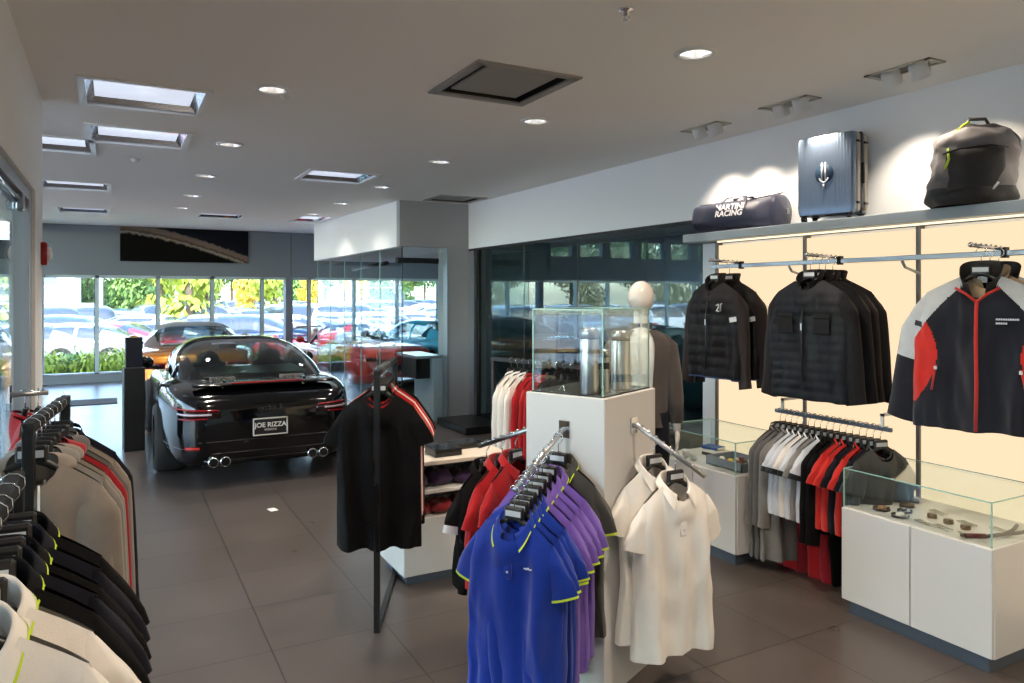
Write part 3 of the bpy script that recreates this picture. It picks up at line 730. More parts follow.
def waterfall(name, label, base, out, L, drop, studs, group='sloping silver display arms', m=STEEL):
    """arm from a wall plate going out and down"""
    t = thing(name, label, 'display arm', base, atan2(out[1], out[0]), group)
    b = MB(); b.box(0, .006, -.03, .03, -.04, .04, CHROME, .002); part(b, 'wall_plate', t)
    b = MB(); b.tube([(0, 0, 0), (.02, 0, -.002), (L, 0, -drop)], .0115, m, 12); part(b, 'bar', t)
    for k in range(studs):
        q = (k+.7)/studs; b = MB(); b.ell((.02+(L-.03)*q, 0, -drop*q+.014), .0075, .0075, .0075, CHROME, 10, 6); part(b, 'stud', t)
def armpt(base, out, L, drop, q): return Vector((base[0]+out[0]*L*q, base[1]+out[1]*L*q, base[2]-drop*q+.012))
O1 = (-.9095, -.4165); O2 = (.4165, -.9095); O3 = (-.4165, .9095)
B1 = PC+A1*.21+Vector((0, 0, 1.185)); B2 = PC+A2*.27+Vector((0, 0, 1.188)); B3 = PC+A1*PW+A2*.05+Vector((0, 0, 1.15))
waterfall('waterfall_arm', 'sloping studded arm on the pedestal holding blue and violet polos', B1, O1, .385, .20, 11)
waterfall('waterfall_arm', 'sloping studded arm on the pedestal holding two ivory polos', B2, O2, .35, .19, 9)
waterfall('waterfall_arm', 'sloping arm behind the pedestal holding black and red tops', B3, O3, .33, .12, 8)
GP = 'polos on the sloping pedestal arm'
seq = [(BLUE, 'blue', 'frontmost royal blue polo with lime collar tipping on the pedestal arm', 1.0),
       (BLUE, 'blue', 'second royal blue polo tucked directly behind the frontmost blue one', .915),
       (BLUE, 'blue', 'third royal blue polo, next to the violet polos on the arm', .84),
       (BLUE, 'blue', 'rearmost royal blue polo squeezed against the violet polos', .765),
       (PURPLE, 'violet', 'first violet polo right behind the last royal blue polo', .67),
       (PURPLE, 'violet', 'second violet polo behind the blue polos on the pedestal arm', .57),
       (PURPLE, 'violet', 'third violet polo, one before the last violet polo', .47),
       (PURPLE, 'violet', 'rearmost violet polo hanging next to the graphite polo', .36),
       (DKGREY, 'graphite', 'graphite grey polo with lime cuffs, hanging closest to the pedestal', .14)]
for k, (m, nme, lb, q) in enumerate(seq):
    clothing('polo_shirt', (nme, k % 3), lambda m=m, k=k: polo_parts(m, LIME, k*1.7, .80, 'script'), armpt(B1, O1, .385, .20, q), O1, lb, 'polo shirt', GP, 'black hangers on the pedestal arms', yaw=.13+random.uniform(-.05, .05)-.03*k*0)
clothing('polo_shirt', 'ivory0', lambda: polo_parts(OFFW, None, 3.3, .83, 'crest'), armpt(B2, O2, .35, .19, .60), O2, 'ivory polo with small crest hanging in front on the pedestal arm', 'polo shirt', GP, 'black hangers on the pedestal arms', yaw=-.42)
clothing('polo_shirt', 'ivory1', lambda: polo_parts(OFFW, None, 8.1, .83, 'crest'), armpt(B2, O2, .35, .19, .30), O2, 'ivory polo hanging behind the crested one, closer to the pedestal', 'polo shirt', GP, 'black hangers on the pedestal arms', yaw=-.36)
clothing('polo_shirt', 'blackstripe', lambda: polo_parts(BLK, None, 1.3, .62, None, stripe=TAGM), armpt(B3, O3, .33, .12, .85), (-O3[0]*-1*-1, -O3[1]), 'black top with pale sleeve stripes on the arm behind the pedestal', 'shirt', 'tops on the arm behind the pedestal', yaw=-.1)
clothing('polo_shirt', 'redb1', lambda: polo_parts(RED, None, 2.3, .62), armpt(B3, O3, .33, .12, .55), (-O3[0], -O3[1]), 'bright red top beside the black striped one behind the pedestal', 'shirt', 'tops on the arm behind the pedestal', yaw=-.05)
clothing('polo_shirt', 'redb2', lambda: polo_parts(RED, None, 5.3, .62), armpt(B3, O3, .33, .12, .3), (-O3[0], -O3[1]), 'red top hanging between the other red one and the pedestal', 'shirt', 'tops on the arm behind the pedestal', yaw=0)

# ------------------------------------------------------------------ square-tube garment racks
def rack(name, label, p0, p1, h, posts=(1, 1), foot=True, zr=None, group='black square-tube garment racks'):
    p0, p1 = Vector(p0+(0,)), Vector(p1+(0,)); d = p1-p0; L = d.length
    t = thing(name, label, 'garment rack', p0, atan2(d.y, d.x), group)
    b = MB(); b.box(-.016, L+.016, -.016, .016, h-.032, h, BLACK, .002); part(b, 'top_rail', t)
    for i, x in enumerate((0, L)):
        if posts[i]: b = MB(); b.box(x-.016, x+.016, -.016, .016, .02, h-.032, BLACK, .002); part(b, 'post', t)
    if foot: b = MB(); b.box(-.016, L+.016, -.016, .016, 0, .022, BLACK, .002); part(b, 'base_bar', t)
    if foot is True:
        for x in (0, L): b = MB(); b.box(x-.018, x+.018, -.16, .16, 0, .018, BLACK, .002); part(b, 'foot', t)
    return t
def along(p0, p1, s, z): d = (Vector(p1)-Vector(p0)).normalized(); return (p0[0]+d.x*s, p0[1]+d.y*s, z)
# centre rack seen end-on
R0, R1 = (1.235, 3.80), (1.60, 4.55)
rack('garment_rack', 'black garment rack seen end-on with a black tee at its near end', R0, R1, 1.40, foot='bar')
dv = Vector((R0[0]-R1[0], R0[1]-R1[1])).normalized()
for k, (m, key, lb, s, yw) in enumerate([
    (BLK, 'btee', 'long black tee at the near end of the centre rack', .075, .05),
    (RED, 'rtee', 'bright red tee directly behind the long black tee', .13, -.02),
    (ORED, 'otee', 'second red tee between the red and cream tees', .18, .04),
    (WHT, 'wtee', 'cream white tee behind the red tees on the centre rack', .24, -.03),
    (RED, 'rtee', 'last red tee at the far part of the centre rack', .31, .02),
    (BLK, 'btee', 'black tee hanging last on the centre rack', .40, 0)]):
    clothing('t_shirt', key, lambda m=m, k=k: polo_parts(m, None, k*2.2+.5, .87 if m is BLK else .78, tee=True), along(R0, R1, s, 1.40), (dv.x, dv.y), lb, 't-shirt', 'tees on the centre rack', 'black hangers on the centre rack', yaw=yw, sc=1.03 if k == 0 else 1.0)
# rack by the office glass
Q0, Q1 = (2.86, 5.62), (3.14, 4.55)
rack('garment_rack', 'black garment rack in front of the dark office glass', Q0, Q1, 1.27)
dq = Vector((Q0[0]-Q1[0], Q0[1]-Q1[1])).normalized()
for k, (m, key, lb) in enumerate([
    (WHT, 'wls', 'cream long-sleeved top at the column end of the glass-side rack'), (WHT, 'wls', 'second cream top on the glass-side rack'), (WHT, 'wls', 'third cream top, touching the red ones on the glass-side rack'),
    (RED, 'rls', 'first red top after the cream ones on the glass-side rack'), (RED, 'rls', 'second red top on the glass-side rack'), (RED, 'rls', 'last red top before the navy ones on the glass-side rack'),
    (NAVY, 'nls', 'first navy top behind the pedestal on the glass-side rack'), (NAVY, 'nls', 'second navy top on the glass-side rack'), (NAVY, 'nls', 'third navy top on the glass-side rack'), (NAVY, 'nls', 'last navy top nearest the mannequin on the glass-side rack')]):
    clothing('long_sleeved_top', key, lambda m=m: hoodie_parts(m, 4.4, .62, hood=False), along(Q0, Q1, .22+.075*k, 1.27), (-dq.x*-1, dq.y), lb, 'shirt', 'tops on the glass-side rack', 'black hangers on the glass-side rack', yaw=.15+random.uniform(-.06, .06))
# racks by the storefront wall
L0, L1 = (-.235, 2.74), (-.17, 3.42)
rack('garment_rack', 'black garment rack by the storefront wall holding taupe hoodies', L0, L1, 1.40)
seq = [(TAUPE, 'th', 'nearest taupe hoodie', 'taupe hoodie at the near post of the storefront rack', .05, True), (GREYM, 'gh', '', 'grey marl hoodie just behind the first taupe hoodie', .13, True),
       (TAUPE, 'th', '', 'second taupe hoodie between grey and wine red garments', .21, True), (WINE, 'wh', '', 'wine red hoodie in the middle of the storefront rack', .28, True),
       (GREYD, 'gdh', '', 'dark grey hoodie behind the wine red one', .36, True), (TAUPE, 'th', '', 'last taupe hoodie at the far post of the storefront rack', .45, False), (NAVY, 'nls', '', 'dark navy top at the far post of the storefront rack', .55, False)]
dl = (Vector(L1)-Vector(L0)).normalized()
for k, (m, key, _, lb, s, hd) in enumerate(seq):
    clothing('hoodie', key+str(hd), lambda m=m, k=k, hd=hd: hoodie_parts(m, k*1.9+1, .72, hood=hd), along(L0, L1, s, 1.40), (-dl.x, -dl.y), lb, 'hoodie', 'tops on the storefront rack', 'black hangers on the storefront rack', yaw=-.05+random.uniform(-.05, .05), sc=1.04)
M0, M1 = (-.215, .95), (-.195, 1.99)
rack('garment_rack', 'black garment rack closest to the viewer with lime-trimmed polos', M0, M1, 1.40)
dm = (Vector(M1)-Vector(M0)).normalized()
LIMEW = LIME
seq = [(WHT, 'wp', 'white polo with lime collar edge, closest of all to the viewer', .44), (WHT, 'wp', 'second white lime-edged polo behind the closest one', .56),
       (BLK, 'bp', 'black lime-edged polo directly behind the two white ones', .66), (NAVY, 'np', 'dark navy polo behind the first black lime-edged polo', .74), (BLK, 'bp', 'black polo in the middle of the closest rack', .80), (NAVY, 'np', 'dark navy polo one from the far post of the closest rack', .90), (BLK, 'bp', 'black polo at the far post of the closest rack', .99)]
for k, (m, key, lb, s) in enumerate(seq):
    clothing('polo_shirt', key+'n', lambda m=m, k=k: polo_parts(m, LIME, k*2.9+1, .76, cuffs=False), along(M0, M1, s, 1.40), (-dm.x, -dm.y), lb, 'polo shirt', 'polos on the closest rack', 'black hangers on the closest rack', yaw=random.uniform(-.04, .04), sc=.93)
# red garments and price card beyond the storefront racks
S0, S1 = (-.36, 4.05), (-.18, 4.05)
waterfall('garment_bracket', 'short wall arm with wine red tops beyond the taupe hoodies', (-.42, 4.05, 1.345), (1, 0), .15, .0, 3, None)
for k in range(2):
    clothing('hoodie', 'wine_s', lambda: hoodie_parts(WINE, 2.2, .62, hood=False), along(S0, S1, .00+.05*k, 1.36), (1, 0), ['first wine red top on the short wall arm, beside the price card', 'second wine red top on the short wall arm', 'third wine red top on the short wall arm', 'last wine red top on the short wall arm towards the windows'][k], 'hoodie', 'wine red tops on the short wall arm', 'black hangers on the short wall arm', yaw=0, sc=.85)
b = MB(); b.box(-.024, .024, -.002, .002, -.07, 0, mat('green_card', rgb(30, 90, 70), .5)); b.tube([(0, 0, 0), (0, 0, .03)], .002, CHROME, 6)
b.build('price_card', loc=(-.20, 3.92, 1.33), rotz=.3, label='dark green hanging card on the small wine red rack', cat='card')

# ------------------------------------------------------------------ display table
t = thing('display_table', 'low white display table with shelves of folded tops', 'display table', (1.565, 4.29, 0))
TX, TY = .72, .46
b = MB(); b.box(0, TX, 0, TY, .06, .41, LAMINATE, .004); part(b, 'base', t)
b = MB(); b.box(.03, TX-.03, .03, TY-.03, 0, .06, KICK); part(b, 'kick', t)
b = MB(); b.box(0, TX, 0, TY, .555, .58, LAMINATE, .003); part(b, 'shelf', t)
b = MB(); b.box(-.01, TX+.01, -.01, TY, .735, .762, mat('pale_oak', rgb(216, 206, 192), .4), .003); part(b, 'tabletop', t)
b = MB(); b.box(.02, TX-.02, TY-.025, TY-.005, .41, .735, mat('frosted_panel', rgb(205, 218, 224), .3)); part(b, 'back_panel', t)
for x in (.03, TX-.05): b = MB(); b.box(x, x+.018, .10, TY-.025, .41, .735, LAMINATE); part(b, 'upright', t)
def folded(loc, rz, m, label, group, sx=.20, sy=.16, sz=.06, seed=0):
    t = thing('folded_top', label, 'folded top', loc, rz, group)
    b = MB()
    def fn(u, v):
        a = 2*pi*u; r = sin(pi*min(1, v*1.0)) if 0 else 1
        q = v; k = (1-(2*q-1)**2)**.35 if 0 < q < 1 else 0
        ca, sa = cos(a), sin(a); x = sx/2*abs(ca)**.5*(1 if ca > 0 else -1)*k; y = sy/2*abs(sa)**.5*(1 if sa > 0 else -1)*k
        z = sz*q; nz = noise.noise(Vector((x*18+seed, y*18, seed)))
        return (x, y, max(0.0, z+(nz*.05 if q > .3 else 0)))
    b.grid(fn, 40, 12, m, closeu=True); part(b, 'bundle', t)
    b = MB()
    for s in (-1, 1): b.grid(lambda u, v, s=s: (s*(.012+.05*v), -sy*.30+.08*u, sz*1.02+.014*sin(pi*v)+.006*noise.noise(Vector((u*4, v*4, seed)))), 6, 5, m)
    part(b, 'collar', t)
DPUR = fab('plum_cotton', 58, 38, 74); DRED = fab('maroon_cotton', 126, 26, 32)
fl = ['behind the black tee edge', 'second from the black tee', 'third from the black tee', 'at the blue polo end']
for k in range(4):
    folded((1.68+.165*k, 4.42+.012*(k % 2), .58), .2*(k % 3)-.2, DPUR, f'folded plum top on the middle shelf, {fl[k]}', 'folded plum tops on the table shelf', .16, .2, .075+.02*(k % 2), k*3)
for k in range(4):
    folded((1.68+.165*k, 4.41, .41), .15*(k % 2), DRED, f'folded maroon top on the lowest shelf, {fl[k]}', 'folded maroon tops on the table shelf', .165, .2, .065, k*5+2)
for (x, y, z, sz, lb) in ((1.89, 4.44, .762, (.19, .17, .05), 'square black gift box on the pale tabletop'), (2.12, 4.60, .762, (.20, .16, .035), 'flat black gift box at the rear of the pale tabletop')):
    t = thing('gift_box', lb, 'box', (x, y, z), .05, 'black gift boxes'); b = MB(); b.box(-sz[0]/2, sz[0]/2, -sz[1]/2, sz[1]/2, 0, sz[2]*.62, BLACKPL, .003); part(b, 'tray', t)
    b = MB(); b.box(-sz[0]/2-.002, sz[0]/2+.002, -sz[1]/2-.002, sz[1]/2+.002, sz[2]*.66, sz[2], mat('glossy_black', rgb(30, 32, 36), .12), .003); part(b, 'lid', t)

# ------------------------------------------------------------------ showcases
def showcase(label, loc, X=.57, Y=.82):
    t = thing('showcase', label, 'showcase', loc, 0, 'white glass-topped showcases')
    b = MB(); b.box(.03, X, .03, Y-.03, 0, .075, KICK); part(b, 'kick', t)
    b = MB(); b.box(.02, X, 0, Y, .075, .60, LAMINATE, .003); part(b, 'cabinet', t)
    for k in range(2): b = MB(); b.box(0, .02, .003+k*Y/2, (k+1)*Y/2-.003, .08, .597, LAMINATE, .002); part(b, 'door', t)
    b = MB(); g = .006; zt = .818
    for q in ((.012, .012+g, .01, Y-.01), (X-.01-g, X-.01, .01, Y-.01), (.012, X-.01, .01, .01+g), (.012, X-.01, Y-.01-g, Y-.01)): b.box(*q, .602, zt, CASEGLASS)
    b.box(.012, X-.01, .01, Y-.01, zt-g, zt, CASEGLASS); gg = part(b, 'glass_top', t)
    b = MB()
    for x in (.012, X-.01):
        for y in (.01, Y-.01): b.box(x-.003, x+.003, y-.003, y+.003, .602, zt, GEDGE)
    for y in (.01, Y-.01): b.box(.012, X-.01, y-.003, y+.003, zt-.003, zt+.002, GEDGE)
    for x in (.012, X-.01): b.box(x-.003, x+.003, .01, Y-.01, zt-.003, zt+.002, GEDGE)
    link('polished_edge', b.mesh('polished_edge'), gg)
    return t
C1 = (3.635, 1.97, 0); C2 = (3.61, 3.575, 0)
showcase('white glass-topped showcase with jewellery beside the backpack end of the wall', C1)
showcase('white glass-topped showcase with a grey tray beside the mannequin', C2)
LEA = mat('dark_leather', rgb(60, 48, 42), .5, bump=.2, bscale=80); TANL = mat('tan_leather', rgb(150, 112, 74), .5); SILV = mat('silver_metal', rgb(190, 182, 165), .3, metal=.9); DKRED = mat('dark_red_leather', rgb(95, 25, 28), .5)
def cp(u, v): return (C1[0]+u, C1[1]+v, .603)
def ringband(b, c, r, h, m, arc=2*pi, w=.004):
    n = 28; V = [];
    for i in range(n+1):
        a = arc*i/n; V += [(c[0]+(r)*cos(a), c[1]+r*sin(a), c[2]), (c[0]+r*cos(a), c[1]+r*sin(a), c[2]+h), (c[0]+(r-w)*cos(a), c[1]+(r-w)*sin(a), c[2]+h), (c[0]+(r-w)*cos(a), c[1]+(r-w)*sin(a), c[2])]
    F = []
    for i in range(n):
        for k in range(4): F.append((i*4+k, i*4+(k+1) % 4, i*4+4+(k+1) % 4, i*4+4+k))
    b.add(V, F, m, True)
for k, (u, v, r, lb) in enumerate([(.13, .66, .045, 'dark watch lying closest to the rack end of the showcase'), (.10, .53, .045, 'dark watch with pale cushion near the showcase corner'), (.20, .57, .038, 'thin dark bangle between the watches')]):
    t = thing('wrist_watch', lb, 'watch', cp(u, v), .4*k, 'watches and bangles in the showcase')
    b = MB(); ringband(b, (0, 0, 0), r, .012, LEA, 5.2); part(b, 'strap', t); b = MB(); b.cyl((r*.9, -.0, 0), .018, .012, BLACKPL); b.cyl((r*.9, 0, .012), .014, .001, SILV); part(b, 'dial', t)
    if k < 2: b = MB(); b.ell((0, 0, .012), r*.6, r*.5, .013, TANL if k == 0 else OFFW); part(b, 'cushion', t)
for k, (u, v, lb) in enumerate([(.31, .63, 'round dark leather coaster near the lit wall end'), (.43, .66, 'small round dark case at the back of the showcase'), (.24, .44, 'round bronze tin in the middle of the showcase'), (.22, .34, 'round bronze tin, second along the showcase'), (.20, .24, 'round bronze tin nearest the lanyard')]):
    t = thing('round_tin', lb, 'tin', cp(u, v), 0, 'round tins in the showcase'); r = .038 if k == 0 else .024
    b = MB(); b.lathe([(0, 0), (r, 0), (r, .010), (r*.96, .012)], LEA if k < 2 else mat('bronze', rgb(140, 110, 72), .35, metal=.8), n=24); part(b, 'base', t)
    b = MB(); b.lathe([(r*.97, .012), (r, .013), (r*.97, .019), (0, .020)], mat('tin_lid', rgb(110, 96, 80), .3, metal=.6), n=24); part(b, 'lid', t)
for k, (u, v, lb) in enumerate([(.12, .40, 'pair of pale metal pens towards the showcase front'), (.12, .30, 'pale metal pens beside the first pair'), (.30, .28, 'thin silver keyring chains laid out in the showcase'), (.34, .14, 'gold keyring set at the lanyard end of the showcase'), (.36, .47, 'small gold pin set near the lit wall'), (.10,.18,'small pale key fob beside the lanyard clasp')]):
    t = thing('metal_pen', lb, 'pen set', cp(u, v), 1.3, 'small metal goods in the showcase')
    for q in range(2 if k != 5 else 1): b = MB(); b.tube([(-.05, q*.025, .005), (.03, q*.025, .005), (.045, q*.025, .004), (.055, q*.025, .003)], [.004, .0045, .0035, .001], SILV, 8); part(b, 'pen', t)
t = thing('lanyard', 'dark woven lanyard with red leather clasp at the showcase corner', 'lanyard', cp(.12, .04), 0)
b = MB(); b.tube([(.02, .07, .008), (.08, .05, .012), (.17, .0, .02), (.26, -.005, .02), (.36, .03, .012)], .009, LEA, 8); b.tube([(.05, .06, .008), (.12, .04, .01), (.22, .05, .012), (.34, .09, .01)], .009, LEA, 8); part(b, 'cord', t)
b = MB(); b.tube([(-.06, .12, .010), (.02, .07, .010)], .012, DKRED, 10); b.cyl((-.07, .128, .006), .012, .008, LEA, 10); part(b, 'clasp', t, label='dark red leather clasp')
# second showcase contents
def c2(u, v): return (C2[0]+u, C2[1]+v, .603)
t = thing('grey_tray', 'shallow grey tray full of small goods in the second showcase', 'tray', c2(.10, .04), 0)
GT = mat('tray_grey', rgb(128, 134, 144), .5)
b = MB(); b.box(0, .26, 0, .34, 0, .006, GT)
for q in ((0, .008, 0, .34), (.252, .26, 0, .34), (0, .26, 0, .008), (0, .26, .332, .34)): b.box(*q, 0, .06, GT)
part(b, 'tray_body', t)
for k in range(14):
    m = [LEA, OFFW, HANG, mat('yellow_enamel', rgb(225, 185, 30), .4), SILV, DKRED][k % 6]
    b = MB(); x, y = .04+.055*(k % 4), .04+.08*(k//4); r = .022
    b.lathe([(0, 0), (r, .0), (r*1.0, .03), (r*.6, .042), (0, .042)], m, n=16)
    b.build('keyring', loc=(C2[0]+.10+x, C2[1]+.04+y, .609), label=f'small {["brown","cream","black","yellow","silver","dark red"][k%6]} boxed trinket in the grey tray, row {["one","two","three","four"][k//4]} spot {["a","b","c","d"][k%4]}', cat='trinket', group='small trinkets in the grey tray')
for k, (u, v) in enumerate([(.09, .50), (.11, .60)]):
    t = thing('espresso_cup', ['small white cup beside the grey tray', 'small white cup nearer the mannequin'][k], 'cup', c2(u, v), 0, 'white cups in the second showcase')
    b = MB(); b.lathe([(0, .002), (.02, 0), (.03, .04), (.032, .055), (.029, .055), (.026, .04), (.0, .006)], LAMINATE, n=20); part(b, 'bowl', t)
    b = MB(); b.tube([(.03, 0, .045), (.05, 0, .04), (.048, 0, .02), (.026, 0, .014)], .004, LAMINATE, 6); part(b, 'handle', t)
for k in range(3):
    b = MB(); b.box(-.05, .05, -.07, .07, 0, .022, [LEA, WHITEMET, mat('blue_cover', rgb(50, 80, 140), .5)][k], .002); b.box(-.046, .048, -.072, -.069, .003, .019, OFFW)
    b.build('pocket_book', loc=(C2[0]+.33, C2[1]+.55, .603+.024*k), rotz=.1*k, label=['dark brown box at the bottom of the stack beside the cups', 'white box in the middle of the stack beside the cups', 'blue box on top of the stack beside the cups'][k], cat='box', group='stacked boxes in the second showcase')

# ------------------------------------------------------------------ wall rails and jackets
t = thing('wall_rail', 'long horizontal grey rail on the lit wall holding the jackets', 'clothes rail', (4.12, 0, 0))
b = MB(); b.box(-.012, .012, -2.9, 4.33, 2.005, 2.035, DKSTEEL, .003); part(b, 'bar', t)
for y in Ys[1:-1]: b = MB(); b.tube([(0, y-.01, 2.0), (.03, y-.01, 1.965), (.17, y-.01, 1.93)], .009, DKSTEEL, 8); b.tube([(0, y, 2.02), (.17, y, 2.02)], .009, DKSTEEL, 8); part(b, 'bracket', t)
def faceout(y, lb, L=.31):
    t = thing('faceout_arm', lb, 'display arm', (4.12, y, 2.04), pi, 'short arms on the wall rail')
    b = MB(); b.box(-.02, .02, -.012, .012, -.045, .012, BLACK, .002); part(b, 'clamp', t)
    b = MB(); b.tube([(0, 0, .0), (L, 0, .012)], .010, CHROME, 10); b.ell((L, 0, .014), .014, .014, .014, CHROME); part(b, 'bar', t)
    for k in range(6): b = MB(); b.ell((.04+k*.045, 0, .012+k*.0016), .007, .007, .007, CHROME, 8, 6); part(b, 'stud', t)
faceout(4.02, 'short studded arm holding the two navy puffer jackets'); faceout(3.17, 'short studded arm holding the quilted charcoal jackets'); faceout(2.17, 'short studded arm holding the red, silver and black race jacket')
GJ = 'jackets on the lit wall'
def wj(key, kind, y, x, lb, yaw, seed): clothing('jacket', key, lambda: jacket_parts(kind, seed), (x, y, 2.035), (-1, 0), lb, 'jacket', GJ, 'black hangers on the wall rail', yaw=yaw, sc=1.10 if kind == 'race' else 1.06)
wj('jp', 'puffer', 4.02, 3.86, 'navy puffer jacket with white chest number, front of its arm', -.02, 1)
wj('jp', 'puffer', 4.02, 4.00, 'navy puffer jacket half hidden behind the numbered one', .12, 1)
wj('jq', 'quilt', 3.17, 3.84, 'blue-black quilted jacket with chest pockets, front of its arm', .10, 2)
wj('jk', 'plain', 3.16, 3.91, 'charcoal knit jacket directly behind the quilted one', .22, 3)
wj('jd', 'dark', 3.17, 3.98, 'dark brown jacket second behind the quilted one', .28, 4)
wj('jk2', 'plain', 3.17, 4.05, 'charcoal jacket hanging rearmost behind the quilted one', .34, 5)
wj('jr', 'race', 2.17, 3.90, 'black race jacket with silver shoulders and red side panels', .28, 6)
wj('jb', 'beige', 2.17, 3.98, 'beige jacket peeking out behind the race jacket', .40, 7)
wj('jr2', 'race', 2.17, 4.06, 'second race jacket, rearmost, mostly hidden by the beige one', .42, 8)
# folded black trousers on a short bar under the jackets
b = MB(); b.grid(lambda u, v: (4.17+.05*(v-.5), 2.55+1.0*u, 1.20-.006+.012*sin(pi*v)+.025*u), 14, 6, BLK); b.grid(lambda u, v: (4.17+.05*(v-.5), 2.55+1.0*u, 1.15+.03*noise.noise(Vector((u*5, v, 0)))+.025*u), 14, 6, BLK)
for v in (0,1): b.grid(lambda u, w_, v=v: (4.17+.05*(v-.5), 2.55+1.0*u, 1.15+.045*w_+.025*u), 14, 3, BLK)
b.build('black_scarf', label='long black folded scarf lying on pins below the charcoal jackets', cat='scarf')
# low rail
LZ = 1.03
t = thing('low_wall_rail', 'low blue-grey wall rail holding the tightly hung shirts', 'clothes rail', (3.90, 0, 0))
b = MB(); b.box(-.010, .010, 2.66, 3.50, LZ-.014, LZ+.010, KICK, .003); part(b, 'bar', t)
for k in range(26): b = MB(); b.box(-.012, .012, 2.69+k*.031, 2.697+k*.031, LZ+.010, LZ+.016, DKSTEEL); part(b, 'stud', t)
for y in (2.72, 3.44):
    b = MB(); b.box(-.008, .008, y-.008, y+.008, LZ-.01, LZ+.085, WHITEMET); b.box(-.008, .40, y-.008, y+.008, LZ+.07, LZ+.086, WHITEMET); part(b, 'bracket', t)
GL = 'shirts on the low wall rail'; n_ = ['first', 'second', 'third', 'fourth', 'fifth', 'sixth']
row = [(GREYD, 'g', 1), (GREYD, 'g', 1), (GREYM, 'g2', 1)] + [(PALEGREY, 'w', 0), (PALEGREY, 'w', 0), (WHT, 'w2', 0), (PALEGREY, 'w', 0), (GREYM, 'g3', 0), (PALEGREY, 'w', 0)] + [(BLK, 'k', 1), (BLK, 'k', 1), (ORED, 'r', 0), (ORED, 'r', 0), (NAVY, 'n', 0), (ORED, 'r', 0), (NAVY, 'n', 0), (DKGREY, 'd', 0)]
nmz = {'g': 'long dark grey', 'g2': 'long mid grey', 'w': 'pale blue-white', 'w2': 'cream white', 'g3': 'grey short-sleeved', 'k': 'long black', 'r': 'bright red', 'n': 'navy', 'd': 'graphite'}
for k, (m, key, lg) in enumerate(row):
    y = 3.46-.0455*k
    lb = f'{nmz[key]} top on the low rail, ' + ('first' if k == 0 else ['','second','third','fourth','fifth','sixth','seventh','eighth','ninth','tenth','eleventh','twelfth','thirteenth','fourteenth','fifteenth','sixteenth','last'][k]) + ' from the tray showcase'
    if lg: fn = lambda m=m: hoodie_parts(m, 3.1, .66 if m is BLK else .97, hood=False)
    else: fn = lambda m=m: polo_parts(m, None, 6.1, .62, None, tee=True, stripe=HANG if m in (PALEGREY, WHT) else None)
    clothing('hanging_top', ('low', key), fn, (3.90, y, LZ+.012), (0, -1), lb, 'shirt', GL, 'black hangers on the low wall rail', yaw=-.25+random.uniform(-.05, .05), sc=.92)
t = thing('lower_trouser_rail', 'thin rail behind the white tops holding red trousers', 'clothes rail', (4.02, 0, 0))
b = MB(); b.tube([(0, 2.74, .68), (0, 3.50, .68)], .010, DKSTEEL, 8); part(b, 'bar', t)
for y in (2.76, 3.48): b = MB(); b.tube([(0, y, .68), (.28, y, .68)], .008, DKSTEEL, 8); part(b, 'bracket', t)
for k in range(9):
    m = [WINE, RED, WINE, RED, WINE, BLK, GREYM, GREYM, BLK][k]; 
    lb = f'{["wine red","red","wine red","red","wine red","black","grey","grey","black"][k]} trousers beneath the low rail, {["first","second","third","fourth","fifth","sixth","seventh","eighth","last"][k]} from the tray showcase'
    clothing('trousers', ('tr', k), lambda m=m, k=k: trouser_parts(m, k*1.3, .54), (4.02, 3.46-.085*k, .68), (0, -1), lb, 'trousers', 'trousers beneath the low rail', 'hangers of the trousers', yaw=-.25)

